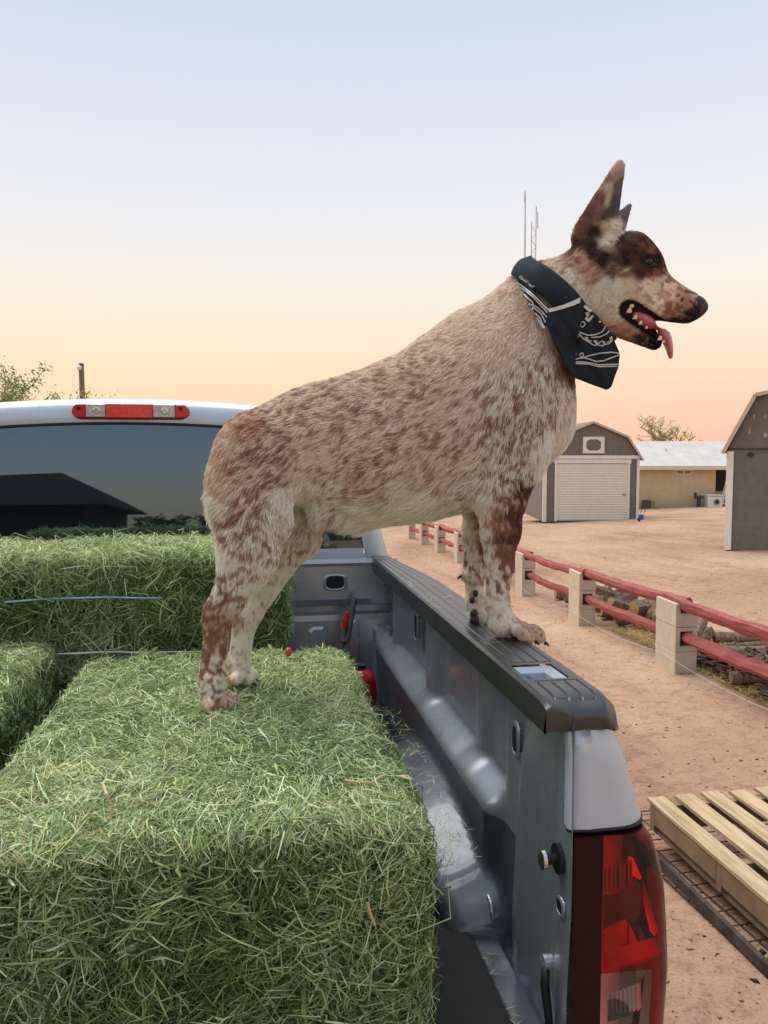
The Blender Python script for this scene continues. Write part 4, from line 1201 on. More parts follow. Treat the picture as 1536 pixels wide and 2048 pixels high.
# ------------------------------------------------------------------ hay bales
M_STALK = attr_mat('hay_stalk', rough=.8, spec=.12, trans=.10)
M_CORE = mat('hay_core', (.018, .026, .008), .95, color2=(.06, .08, .028), scale=60, bump=1.0, bscale=120)  # core coloured near black so the gaps between stalks look shaded
def rbox(P, c, h, r):
    q = np.abs(P - c) - (h - r)
    return np.linalg.norm(np.maximum(q, 0), axis=-1) + np.minimum(q.max(-1), 0) - r
def bale(name, label, c, h, N, flake_axis, seed, palette, r=.06, faces=None, lump=.022, Lr=(.018, .060), dark_low=False):
    """bale of half size h centred on c; stalks lie on the faces, flakes make lumps along flake_axis"""
    rg = np.random.default_rng(seed)
    c = np.array(c, float); h = np.array(h, float)
    root = empty(name, (c[0], c[1], c[2] - h[2])); tag(root, label, 'hay bale', 'hay bales in the truck bed')
    off = np.array([c[0], c[1], c[2] - h[2]])
    def shape(P, nrm):
        f = P[:, flake_axis] - c[flake_axis]
        w = np.sin(f * 2 * PI / .115 + 1.3 * np.sin(f * 9)) * .35 + (fnoise(P, 9, 3, seed) - .5) * 1.6 + (fnoise(P, 34, 2, seed + 3) - .5) * .9
        side = 1 - np.clip((np.abs(nrm[:, 2]) - .3) / .4, 0, 1)
        cr = np.exp(-(np.sin((f + .02 * (fnoise(P, 7, 2, seed + 9) - .5)) * PI / .118) / .28) ** 2) * side
        w2 = (fnoise(P, 16, 3, seed + 21) - .5) * side
        return P + nrm * (lump * w - .026 * cr + .035 * w2)[:, None]
    # core: subdivided box pushed to a rounded box
    nx = [max(6, int(2 * k_ / .03)) for k_ in h]
    VV = []; QQ = []; NN = []; n0 = 0
    for ax in range(3):
        u, v = [a for a in range(3) if a != ax]
        for s in (-1, 1):
            gu, gv = np.meshgrid(np.linspace(-1, 1, nx[u]), np.linspace(-1, 1, nx[v]), indexing='ij')
            P = np.zeros(gu.shape + (3,)); P[..., ax] = s; P[..., u] = gu; P[..., v] = gv
            P = (P * h).reshape(-1, 3)
            q = np.clip(P, -(h - r), h - r); d = P - q; l = np.linalg.norm(d, axis=1, keepdims=True); nr = d / np.maximum(l, 1e-6)
            P2 = q + nr * r
            idx = np.arange(gu.size).reshape(gu.shape) + n0
            Q = np.stack([idx[:-1, :-1], idx[1:, :-1], idx[1:, 1:], idx[:-1, 1:]], -1).reshape(-1, 4)
            if (s > 0) != (ax == 1): pass
            VV.append(shape(P2 + c, nr) - nr * np.where(np.abs(nr[:, 2:3]) > .6, .026, .052)); NN.append(nr); QQ.append(Q); n0 += gu.size
    V = np.concatenate(VV) - off
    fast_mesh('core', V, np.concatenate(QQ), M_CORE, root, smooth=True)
    # stalks
    areas = []; fl = faces or [(0, 1), (1, -1), (2, 1), (0, -1), (1, 1)]
    for ax, s in fl:
        u, v = [a for a in range(3) if a != ax]; areas.append(h[u] * h[v])
    wts = np.array(areas) * np.array([1.0 if a_ == 2 else .40 for a_, _ in fl]); wts /= wts.sum()
    fi = rg.choice(len(fl), N, p=wts)
    P = (rg.random((N, 3)) * 2 - 1) * h * 1.0
    for k_, (ax, s) in enumerate(fl): P[fi == k_, ax] = s * h[ax]
    q = np.clip(P, -(h - r), h - r); d = P - q; l = np.linalg.norm(d, axis=1, keepdims=True); nr = d / np.maximum(l, 1e-6)
    B = shape(q + nr * r + c, nr)
    # tangent direction: swirling field with a bias per face
    e1 = np.cross(nr, [0, 0, 1.0]); bad = np.linalg.norm(e1, axis=1) < .3
    e1[bad] = np.cross(nr[bad], [0, 1.0, 0]); e1 /= np.linalg.norm(e1, axis=1, keepdims=True) + 1e-9
    e2 = np.cross(nr, e1)
    ang = fnoise(B, 6.5, 2, 5.5 + seed) * 9.5 + rg.normal(0, .8, N) + 0.6
    t_ = e1 * np.cos(ang)[:, None] + e2 * np.sin(ang)[:, None]
    lift = rg.normal(.02, .13, N) + (rg.random(N) < .03) * rg.random(N) * .8
    t_ = t_ + nr * lift[:, None]; t_ /= np.linalg.norm(t_, axis=1, keepdims=True)
    L = rg.uniform(*Lr, N) * (1 + (rg.random(N) < .08) * .9)
    wd = rg.uniform(.0005, .0012, N) * (1 + (rg.random(N) < .04) * 1.2)
    onside = np.abs(nr[:, 2]) < .6
    L = L * np.where(onside, 1.12, .85); wd = wd * np.where(onside, 1.15, .95)
    up = nr * .6 + rg.normal(0, .55, (N, 3))
    sd = np.cross(t_, up); sd /= np.linalg.norm(sd, axis=1, keepdims=True) + 1e-9
    depth = rg.random(N)
    A = B - nr * (np.where(np.abs(nr[:, 2]) > .6, .028, .066) * depth ** 1.4 - .004)[:, None] - t_ * (L * .45)[:, None]
    bend = np.cross(sd, t_) * (L * rg.normal(0, .16, N))[:, None] + sd * (L * rg.normal(0, .14, N))[:, None]
    m1 = A + t_ * (L * .5)[:, None] + bend
    e_ = A + t_ * L[:, None] - bend * .3
    W = sd * wd[:, None]
    V = np.stack([A - W * .7, A + W * .7, m1 + W, m1 - W, e_ + W * .35, e_ - W * .35], 1).reshape(-1, 3)
    i0 = np.arange(N)[:, None] * 6
    Q = np.concatenate([i0 + np.array([[0, 1, 2, 3]]), i0 + np.array([[3, 2, 4, 5]])])
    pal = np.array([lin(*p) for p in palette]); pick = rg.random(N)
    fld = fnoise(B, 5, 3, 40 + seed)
    ci = np.clip(((pick * .75 + fld * .6 - .18) * len(pal) - np.where(onside, 1.3, -.45)).astype(int), 0, len(pal) - 1)  # light put into the colour: side stalks darker, top stalks paler
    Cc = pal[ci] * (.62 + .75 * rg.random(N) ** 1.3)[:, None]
    Cc = np.repeat(Cc, 6, 0)
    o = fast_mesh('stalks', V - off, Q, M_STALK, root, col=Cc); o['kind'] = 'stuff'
    return root, off
PAL = [(84, 106, 56), (112, 136, 78), (140, 164, 104), (164, 186, 130), (184, 202, 152), (200, 212, 172), (188, 194, 132), (206, 202, 150)]
ZH = CAMZ - .505                      # top of the front bale
fb, fb_off = bale('hay_bale', 'large green hay bale in front, under the dog\'s hind paws', (-.068, 1.585, (ZH + ZF) / 2 + .006), (.322, .515, (ZH - ZF) / 2 - .006), 280000, 0, 1, PAL, r=.05, lump=.017)
bb, bb_off = bale('hay_bale', 'upright green hay bale across the bed against the cab', (-.40, 2.40, (CAMZ - .262 + ZF) / 2 + .006), (.50, .225, (CAMZ - .262 - ZF) / 2 - .006), 100000, 2, 2, PAL, r=.05, lump=.02, faces=[(1, -1), (2, 1), (0, 1)], Lr=(.025, .075))
lb_, lb_off = bale('hay_bale', 'green hay bale at the left edge, beside the front bale', (-.74, 1.63, (CAMZ - .47 + ZF) / 2 + .006), (.27, .53, (CAMZ - .47 - ZF) / 2 - .006), 80000, 1, 3, PAL, r=.06, lump=.02, faces=[(2, 1), (0, 1), (1, -1)])
# baling twine
M_TWB = mat('blue_twine', (.25, .42, .46), .7, var=.2); M_TWW = mat('white_twine', (.62, .62, .58), .7, var=.2)
yf = 2.40 - .225 - .012
def twine(z, x0, x1, m_, name='twine'):
    pts = [np.array([x, yf - .004 * math.sin(x * 40), z + .004 * math.sin(x * 11)]) - bb_off for x in np.linspace(x0, x1, 24)]
    mb = MB(); mb.tube(pts, .0026, 5); mb.build(name, m_, bb)
twine(atY(200, 1198, 2.16)[2], -.60, -.22, M_TWB); twine(atY(200, 1308, 2.16)[2], -.48, -.08, M_TWW)
# the few thick yellow stems
M_STRAW = mat('dry_straw', (.46, .36, .15), .7, color2=(.55, .46, .24), scale=40)
for pts in ([(690, 1560), (712, 1564), (745, 1566), (758, 1555), (772, 1550)], [(800, 1552), (812, 1556), (824, 1559)], [(206, 1568), (214, 1590), (224, 1612), (221, 1640)], [(735, 1805), (742, 1830), (750, 1850)]):
    mb = MB(); P = []
    for (x, y) in pts:
        top = y < 1590
        d = ray(x, y)
        if top and y < 1575: p = CAM + d * ((ZH + .012 - CAMZ) / d[2])
        else: p = atY(x, y, 1.07 - .012)
        P.append(p - fb_off)
    mb.tube(P, .0020, 6); mb.build('straw_stem', M_STRAW, fb)
p = CAM + ray(577, 1303) * ((ZH + .018 - CAMZ) / ray(577, 1303)[2])
kn = empty('red_knob', p); tag(kn, 'tiny red plastic knob on the back edge of the front bale', 'knob')
mb = MB(); mb.tube([(0, 0, -.012), (0, 0, -.006), (0, 0, .004), (0, 0, .010)], [.004, .008, .008, .004], 10); mb.build('knob', M_BRAKE, kn, smooth=True)
mb = MB(); mb.tube([(0, 0, .010), (.004, 0, .018), (.012, 0, .022)], .0015, 5); mb.build('stem', M_SEAM, kn)

# loose stalks shed on the bed floor, ledge and rail
def loose_hay():
    rg = np.random.default_rng(9); V = []; Cc = []; pal = np.array([lin(*p) for p in PAL])
    for i in range(900):
        if i < 600: x, y, z = rg.uniform(.26, .44), rg.uniform(1.2, 2.9), ZF + .014
        elif i < 840: x, y, z = rg.uniform(-.5, .26), rg.uniform(.75, 1.08), ZF + .012
        else: x, y, z = rg.uniform(.455, .55), rg.uniform(1.5, 2.7), ZR + .002
        if x > .33 and 1.46 < y < 2.40 and i < 600: z = ZF + .175
        a = rg.uniform(0, 6.28); L = rg.uniform(.008, .03); u = np.array([math.cos(a), math.sin(a), rg.normal(0, .06)]) * L; w = np.array([-math.sin(a), math.cos(a), 0]) * .0008
        c = np.array([x, y, z + .001])
        V += [c - u, c + w, c + u, c - w]; Cc += [pal[rg.integers(2, 8)] * rg.uniform(.6, 1.1)] * 4
    V = np.array(V)
    tag(fast_mesh('loose_hay', V, np.arange(len(V)).reshape(-1, 4), M_STALK, col=np.array(Cc)), 'loose hay stalks shed over the truck bed floor', 'hay', kind='stuff')
loose_hay()

# ------------------------------------------------------------------ dog: signed distance body, meshed with surface nets
DOGY = 1.69
PXM = 1.70 / F
HA = math.radians(26)
PIV = atY(1090, 640, DOGY)
NB = np.array([0, 1.0, 0]); NH = np.array([math.sin(HA), math.cos(HA), 0])
def DB(px, py, lat=0.0): return atY(px, py, DOGY + lat)
def DH(px, py, lat=0.0):
    d = ray(px, py); t = ((PIV - CAM) @ NH + lat) / (d @ NH)
    return CAM + d * t
vox = .0034
gmin = np.array([DB(385, 1000)[0] - .02, 1.44, DB(600, 1440)[2] - .06])
gmax = np.array([DH(1430, 600)[0] + .03, 1.92, DH(1240, 300)[2] + .02])
gn = np.ceil((gmax - gmin) / vox).astype(int)
SD = np.full(gn, .2, np.float32)
gx = gmin[0] + vox * np.arange(gn[0]); gy = gmin[1] + vox * np.arange(gn[1]); gzz = gmin[2] + vox * np.arange(gn[2])
def prim(a, b, ra, rb, nrm=NB, s=1.0, k=.02, cut=False):
    ra *= PXM; rb *= PXM
    m = max(ra, rb) * max(1, s) + k + .03
    lo = np.maximum(((np.minimum(a, b) - m - gmin) / vox).astype(int), 0)
    hi = np.minimum(((np.maximum(a, b) + m - gmin) / vox).astype(int) + 1, gn)
    if (hi <= lo).any(): return
    X, Y, Z = np.meshgrid(gx[lo[0]:hi[0]] - a[0], gy[lo[1]:hi[1]] - a[1], gzz[lo[2]:hi[2]] - a[2], indexing='ij', sparse=True)
    nx, ny = nrm[0], nrm[1]
    lat = X * nx + Y * ny
    g = 1 / s - 1
    X = X + lat * g * nx; Y = Y + lat * g * ny
    ba = b - a; lb_ = ba @ nrm; ba = ba + nrm * lb_ * g
    t = np.clip((X * ba[0] + Y * ba[1] + Z * ba[2]) / (ba @ ba + 1e-12), 0, 1)
    d = np.sqrt((X - t * ba[0]) ** 2 + (Y - t * ba[1]) ** 2 + (Z - t * ba[2]) ** 2) - (ra + (rb - ra) * t)
    d = (d * min(1.0, s ** .5)).astype(np.float32)
    sub = SD[lo[0]:hi[0], lo[1]:hi[1], lo[2]:hi[2]]
    if cut:
        h = np.clip(k - np.abs(sub + d), 0, None) / k
        sub[...] = np.maximum(sub, -d) + h * h * k * .25
    else:
        h = np.clip(k - np.abs(sub - d), 0, None) / k
        sub[...] = np.minimum(sub, d) - h * h * k * .25
def B(p, q, ra, rb, s=1.0, k=.03, lat=0.0, lat2=None):
    prim(DB(*p, lat), DB(*q, lat if lat2 is None else lat2), ra, rb, NB, s, k)
def H(p, q, ra, rb, s=1.0, k=.02, lat=0.0, lat2=None, cut=False):
    prim(DH(*p, lat), DH(*q, lat if lat2 is None else lat2), ra, rb, NH, s, k, cut)
# trunk
B((520, 902), (640, 884), 76, 97, .80, .04)
B((640, 884), (760, 890), 97, 138, .74, .05)
B((760, 890), (880, 862), 138, 154, .70, .05)
B((880, 862), (975, 815), 154, 146, .72, .05)
B((975, 800), (1055, 775), 155, 86, .78, .05)
B((1040, 830), (1075, 850), 90, 60, .7, .05)
B((905, 745), (1010, 678), 58, 68, .55, .06)
B((648, 1022), (725, 1030), 27, 20, .9, .03)
B((560, 930), (620, 922), 64, 54, .7, .06)
# neck
B((1005, 725), (1090, 632), 106, 82, .84, .06)
H((1090, 628), (1172, 562), 84, 66, .84, .05)
H((1130, 628), (1205, 606), 56, 48, .9, .04)
for sg in (-1, 1):
    n_ = sg < 0
    # shoulder and upper arm
    B((985, 800), (1010, 905), 88, 66, .5, .05, sg * .062, sg * .072)
    B((1010, 905), (1003, 985), 64, 47, .62, .035, sg * .076, sg * .082)
    # hip and thigh
    hx = 0 if n_ else 22
    B((505 + hx, 925), (520 + hx, 1035), 70, 50, .62, .045, sg * .054, sg * .064)
    B((458 + hx, 975), (474 + hx, 1085), 36, 32, .8, .04, sg * .054, sg * .064)
# near fore leg
lf = -.075
B((1006, 975), (1002, 1060), 45, 34, .80, .02, lf); B((1002, 1060), (998, 1130), 34, 25, .85, .02, lf)
B((998, 1130), (994, 1205), 25, 20, .9, .015, lf); B((994, 1205), (1004, 1245), 21, 24, 1, .015, lf)
B((1004, 1245), (1042, 1256), 24, 13, 1.15, .012, lf)
B((972, 1000), (978, 1030), 20, 10, .8, .02, lf + .005)
for dl, ex, ey in ((-.036, 1060, 1278), (-.013, 1082, 1277), (.011, 1080, 1267), (.033, 1058, 1261)):
    B((1032, 1258), (ex - 12, ey - 6), 10, 12, 1, .002, lf + dl * .9, lf + dl)
    B((ex - 12, ey - 6), (ex, ey), 12.5, 10, 1, .002, lf + dl)
# far fore leg
rf = .085
B((965, 985), (955, 1066), 44, 27, .85, .02, rf); B((955, 1066), (948, 1145), 26, 20, .9, .02, rf)
B((948, 1145), (951, 1200), 20, 17, .9, .015, rf); B((951, 1200), (957, 1235), 18, 18, 1, .015, rf); B((957, 1232), (990, 1243), 19, 14, 1.2, .012, rf)
B((945, 1148), (928, 1152), 12, 8, 1, .01, rf - .01)
# near hind leg
lh = -.068
B((512, 1045), (498, 1120), 54, 42, .66, .03, lh); B((500, 1110), (448, 1218), 46, 28, .75, .025, lh); B((446, 1216), (432, 1238), 24, 22, .9, .015, lh)
B((436, 1228), (424, 1360), 23, 21, .95, .015, lh); B((424, 1360), (430, 1398), 23, 24, 1.1, .012, lh)
for dl, ex, ey in ((-.030, 420, 1412), (-.014, 452, 1410), (.006, 464, 1402), (.022, 452, 1396)):
    B((430, 1392), (ex, ey), 13, 14, 1, .004, lh + dl * .5, lh + dl)
# far hind leg
rh = .085
B((580, 1000), (585, 1070), 62, 46, .62, .03, rh - .01); B((585, 1070), (500, 1225), 44, 24, .75, .025, rh); B((498, 1222), (488, 1242), 23, 21, .9, .015, rh)
B((490, 1235), (478, 1325), 22, 20, .95, .015, rh); B((478, 1325), (482, 1352), 20, 21, 1.1, .012, rh)
for dl, ex, ey in ((-.030, 470, 1360), (-.012, 496, 1358), (.010, 503, 1350)):
    B((482, 1345), (ex, ey), 12, 13, 1, .004, rh + dl * .5, rh + dl)
# head
H((1212, 540), (1258, 528), 64, 52, .86, .03)
H((1262, 512), (1292, 530), 38, 26, .95, .03)
H((1215, 590), (1252, 585), 60, 46, .86, .03)
H((1272, 565), (1370, 612), 47, 27, .74, .03)
H((1300, 612), (1376, 624), 24, 17, .95, .02)
H((1340, 606), (1398, 614), 30, 17, .72, .015)
H((1222, 622), (1308, 683), 44, 17, .74, .02)
for sg in (-1, 1):
    H((1284, 506), (1306, 514), 12, 10, .8, .015, sg * .036)
# mouth opening, a partition is left in the middle
for sg in (-1, 1):
    H((1258, 618), (1345, 674), 18, 17, 1.9, .006, sg * .056, cut=True)
H((1335, 668), (1372, 690), 16, 20, 3.0, .006, cut=True)
# near ear with its hollow, far ear
H((1188, 470), (1239, 332), 43, 12, .40, .015, -.030, -.048)
H((1207, 462), (1240, 345), 19, 4, .9, .006, -.052, -.066, cut=True)
H((1222, 468), (1259, 412), 26, 6, .42, .012, .060, .085)

def surface_nets(D, org, h):
    ins = D < 0
    sx, sy, sz = D.shape
    c = np.zeros((sx - 1, sy - 1, sz - 1), np.uint8)
    for i in (0, 1):
        for j in (0, 1):
            for k in (0, 1): c += ins[i:sx - 1 + i, j:sy - 1 + j, k:sz - 1 + k]
    act = (c > 0) & (c < 8)
    I = np.argwhere(act)
    vid = np.full(act.shape, -1, np.int32); vid[act] = np.arange(len(I))
    acc = np.zeros((len(I), 3)); cnt = np.zeros(len(I))
    cor = [(i, j, k) for i in (0, 1) for j in (0, 1) for k in (0, 1)]
    for a in range(8):
        for b_ in range(a + 1, 8):
            da = np.array(cor[a]); db = np.array(cor[b_])
            if np.abs(da - db).sum() != 1: continue
            va = D[tuple((I + da).T)]; vb = D[tuple((I + db).T)]
            m = (va < 0) != (vb < 0)
            t = np.where(m, va / np.where(m, va - vb, 1), 0)
            p = da + t[:, None] * (db - da)
            acc += np.where(m[:, None], p, 0); cnt += m
    V = (I + acc / cnt[:, None]) * h + org
    Q = []
    for ax in range(3):
        s0 = [slice(1, -1)] * 3; s0[ax] = slice(0, -1)
        s1 = [slice(1, -1)] * 3; s1[ax] = slice(1, None)
        a = ins[tuple(s0)]; b_ = ins[tuple(s1)]
        E = np.argwhere(a != b_)
        off = np.array([1, 1, 1]); off[ax] = 0
        E = E + off
        fl = ins[tuple(E.T)]
        u, v = [(1, 2), (2, 0), (0, 1)][ax]
        du = np.zeros(3, int); du[u] = 1; dv = np.zeros(3, int); dv[v] = 1
        q = np.stack([vid[tuple((E - du - dv).T)], vid[tuple((E - dv).T)], vid[tuple(E.T)], vid[tuple((E - du).T)]], 1)
        q[~fl] = q[~fl][:, ::-1]
        Q.append(q)
    return V, np.concatenate(Q)
dV, dQ = surface_nets(SD, gmin, vox)
# light smoothing
e = np.concatenate([dQ[:, [0, 1]], dQ[:, [1, 2]], dQ[:, [2, 3]], dQ[:, [3, 0]]])
for it in range(4):
    acc = np.zeros_like(dV); cnt = np.zeros(len(dV))
    for a, b_ in ((0, 1), (1, 0)):
        for cix in range(3): acc[:, cix] += np.bincount(e[:, a], dV[e[:, b_], cix], len(dV))
        cnt += np.bincount(e[:, a], minlength=len(dV))
    dV += .5 * (acc / np.maximum(cnt, 1)[:, None] - dV)

# ---- coat fields, looked up in the dog's own side view
def side_px(P):
    """pixel of a point flattened on to the dog's median plane"""
    latb = P[:, 1] - DOGY
    lath = (P - PIV) @ NH
    hb = (P[:, 0] > PIV[0] - .0)
    Q = P.copy()                       # both flanks are read from the near one
    Q[~hb, 1] = DOGY - np.abs(latb[~hb])
    Q[hb] -= (lath[hb] + np.abs(lath[hb]))[:, None] * NH
    x, y = vproj(Q)
    return x, y, np.where(hb, lath, latb)
CREAM = (246, 239, 224); WARM = (238, 222, 204); TAN = (212, 180, 156); BR = (156, 108, 86); DBR = (98, 62, 54); GRY = (236, 217, 197); DK = (54, 42, 44); BLK = (20, 20, 22); GBR = (172, 134, 112)
# px, py, light, dark, share of dark, fur length mm, flow direction in the side view
COAT = [
 (450, 870, WARM, TAN, .70, 14, -.6, 1), (430, 960, WARM, TAN, .72, 15, -.5, 1), (500, 850, TAN, BR, .45, 14, -1, .45), (560, 800, GRY, BR, .5, 13, -1, .3),
 (500, 930, WARM, BR, .62, 14, -1, .8), (500, 1000, WARM, BR, .62, 14, -.6, 1), (560, 950, WARM, BR, .55, 14, -1, .6), (580, 1000, CREAM, TAN, .25, 16, -.3, 1),
 (408, 1000, CREAM, WARM, .2, 26, -.8, .8), (470, 1070, CREAM, BR, .60, 12, -.3, 1), (540, 1060, CREAM, BR, .44, 13, .1, 1), (430, 1110, CREAM, WARM, .35, 14, -.3, 1),
 (500, 1130, CREAM, BR, .54, 11, -.1, 1), (450, 1170, CREAM, BR, .60, 9, -.1, 1), (520, 1160, CREAM, TAN, .25, 10, -.1, 1), (430, 1230, TAN, BR, .65, 7, -.1, 1), (460, 1250, TAN, BR, .6, 7, 0, 1),
 (420, 1310, TAN, BR, .70, 6, 0, 1), (440, 1320, CREAM, BR, .6, 6, 0, 1), (420, 1370, CREAM, BR, .5, 6, 0, 1), (440, 1410, TAN, BR, .5, 3, .4, 1),
 (500, 1250, CREAM, TAN, .35, 6, 0, 1), (485, 1310, CREAM, TAN, .30, 6, 0, 1), (490, 1355, CREAM, TAN, .35, 6, .3, 1), (580, 1110, CREAM, GBR, .5, 10, -.2, 1), (560, 1180, CREAM, TAN, .4, 8, -.3, 1),
 (640, 760, GRY, GBR, .50, 13, -1, .25), (640, 840, WARM, GBR, .48, 14, -1, .35), (640, 920, WARM, BR, .42, 15, -1, .45), (660, 1000, CREAM, BR, .40, 18, -.9, .8), (650, 1050, CREAM, BR, .35, 22, -.5, 1),
 (720, 740, GRY, GBR, .50, 13, -1, .3), (740, 830, WARM, GBR, .50, 14, -1, .35), (740, 900, WARM, BR, .48, 15, -1, .4), (740, 970, WARM, BR, .50, 18, -1, .6), (740, 1035, CREAM, GRY, .30, 32, -.8, .9),
 (820, 700, GRY, GBR, .42, 14, -1, .4), (840, 780, GRY, GBR, .45, 14, -1, .4), (850, 870, WARM, GBR, .55, 15, -1, .45), (850, 950, WARM, GBR, .45, 18, -1, .6), (850, 1010, CREAM, GRY, .35, 30, -1, .7),
 (920, 640, GRY, TAN, .35, 15, -1, .6), (920, 740, GRY, GBR, .38, 15, -.9, .6), (930, 830, WARM, BR, .45, 15, -.8, .7), (930, 920, WARM, BR, .46, 17, -1, .7), (940, 980, CREAM, GBR, .35, 20, -1, .6),
 (1000, 620, WARM, TAN, .35, 15, -.8, .8), (1010, 700, GRY, TAN, .36, 15, -.5, 1), (1010, 780, CREAM, BR, .54, 17, -.4, 1), (1010, 860, CREAM, BR, .58, 15, -.3, 1), (1040, 580, WARM, TAN, .45, 17, -.8, .8),
 (1080, 760, CREAM, BR, .52, 18, -.3, 1), (1080, 840, CREAM, BR, .57, 18, -.2, 1), (1130, 800, CREAM, BR, .36, 19, 0, 1), (1130, 870, CREAM, WARM, .15, 22, -.2, 1), (1090, 920, CREAM, BR, .2, 22, -.1, 1), (1150, 740, DBR, BR, .5, 14, 0, 1),
 (980, 940, CREAM, BR, .40, 14, -.2, 1), (1040, 930, CREAM, BR, .55, 13, -.1, 1), (965, 1000, CREAM, TAN, .25, 14, -.2, 1), (1000, 985, CREAM, BR, .55, 11, -.1, 1), (1045, 985, TAN, DBR, .85, 8, 0, 1), (1020, 1000, TAN, DBR, .72, 8, 0, 1), (1030, 960, CREAM, DBR, .7, 11, -.1, 1),
 (1030, 1040, BR, DBR, .70, 7, 0, 1), (1000, 1050, TAN, BR, .75, 8, .1, 1), (1015, 1080, BR, DBR, .7, 7, 0, 1), (966, 1060, CREAM, TAN, .3, 10, .1, 1), (1010, 1105, TAN, BR, .95, 7, 0, 1), (975, 1120, CREAM, BR, .4, 9, 0, 1), (1000, 1160, CREAM, BR, .5, 7, 0, 1),
 (995, 1210, CREAM, TAN, .45, 6, 0, 1), (1010, 1245, CREAM, TAN, .4, 6, .5, 1), (1050, 1265, TAN, BR, .4, 3, .8, .6), (1080, 1280, TAN, DBR, .4, 2.5, .8, .5), (945, 1060, CREAM, GBR, .5, 9, 0, 1), (945, 1120, CREAM, TAN, .4, 8, 0, 1), (950, 1190, CREAM, TAN, .45, 7, 0, 1), (960, 1235, CREAM, TAN, .5, 6, .3, 1),
 # neck and head
 (1080, 520, BR, DBR, .30, 20, -.8, .7), (1110, 530, WARM, TAN, .50, 15, -.7, .8), (1140, 560, CREAM, TAN, .45, 14, -.5, 1), (1170, 520, TAN, BR, .45, 11, -.7, .8), (1160, 620, CREAM, GRY, .4, 18, -.2, 1), (1100, 600, WARM, TAN, .4, 18, -.5, 1),
 (1190, 600, GRY, CREAM, .6, 15, -.4, 1), (1215, 640, WARM, GRY, .4, 11, -.6, .8), (1160, 480, DBR, DK, .30, 7, -.7, .8), (1190, 500, DBR, DK, .75, 7, -.8, .5), (1215, 515, DBR, DK, .6, 7, -.9, .3),
 (1250, 480, DBR, DK, .55, 6, -.9, -.2), (1270, 500, DBR, DK, .5, 5, -.9, -.2), (1300, 492, BR, DBR, .6, 5, -.8, -.5), (1255, 520, DBR, DK, .8, 6, -1, 0), (1225, 545, DBR, GBR, .5, 7, -1, .2), (1190, 545, TAN, GBR, .5, 11, -.8, .6),
 (1285, 545, DBR, DK, .25, 5, -1, .2), (1300, 522, DK, BLK, .7, 3, -1, 0), (1312, 520, DBR, DK, .7, 4, -.8, -.5), (1315, 545, BR, DBR, .5, 4, -1, 0), (1250, 548, GBR, GRY, .5, 6, -1, .2), (1215, 562, CREAM, WARM, .2, 9, -1, .4), (1240, 568, CREAM, WARM, .3, 8, -1, .3), (1265, 575, WARM, TAN, .4, 6, -1, .2),
 (1300, 575, CREAM, TAN, .5, 4, -1, .1), (1330, 565, GRY, GBR, .55, 3, -1, -.3), (1340, 590, WARM, TAN, .55, 3, -1, 0), (1360, 600, TAN, BR, .5, 2.5, -1, 0), (1320, 610, CREAM, TAN, .55, 4, -1, .2), (1350, 625, TAN, BR, .55, 2.5, -1, .2), (1370, 605, GBR, DK, .45, 2, -1, 0), (1385, 625, DK, BLK, .6, 1.5, -1, .2), (1345, 643, DK, BLK, .5, 2, -1, .2),
 (1240, 610, CREAM, TAN, .45, 8, -1, .4), (1225, 650, TAN, GBR, .45, 7, -1, .2), (1255, 665, GBR, TAN, .5, 4, -1, 0), (1285, 690, DK, GBR, .5, 3, -1, -.2), (1310, 690, BLK, GBR, .25, 2, -1, -.2),
 # ear
 (1160, 455, (136, 96, 88), DBR, .35, 5, .4, -1), (1180, 430, (122, 84, 76), DBR, .35, 4, .5, -1), (1200, 395, (136, 98, 88), BR, .3, 4, .5, -1), (1215, 355, (160, 124, 108), BR, .25, 3, .4, -1), (1190, 465, DBR, DK, .5, 6, .3, -1), (1205, 440, (140, 106, 92), DBR, .4, 5, .3, -1),
 (1238, 325, (206, 176, 156), TAN, .2, 2.5, .3, -1), (1247, 345, (168, 146, 132), TAN, .2, 2, .3, -1), (1222, 372, (206, 186, 164), TAN, .2, 2.5, .4, -1), (1216, 395, (206, 186, 164), TAN, .2, 2.5, .4, -1), (1240, 375, (104, 98, 106), (84, 80, 88), .4, 2, .3, -1), (1232, 400, (96, 92, 102), (76, 74, 84), .4, 2, .3, -1), (1224, 422, (96, 90, 98), (76, 72, 80), .4, 3, .3, -1),  # dark greys paint the shade of the ear's hollow
 (1228, 450, CREAM, WARM, .3, 13, .7, .1), (1215, 472, CREAM, TAN, .3, 10, .7, .4), (1238, 460, CREAM, WARM, .2, 12, .6, -.5), (1210, 455, WARM, TAN, .4, 8, .6, -.3), (1258, 420, (190, 150, 140), TAN, .3, 3, .4, -1),
]
cpx = np.array([(c[0], c[1]) for c in COAT], float); cl_ = np.array([lin(*c[2]) for c in COAT]); cd_ = np.array([lin(*c[3]) for c in COAT])
cs_ = np.array([c[4:6] for c in COAT]); cf_ = np.array([c[6:8] for c in COAT]); cf_ /= np.linalg.norm(cf_, axis=1, keepdims=True)
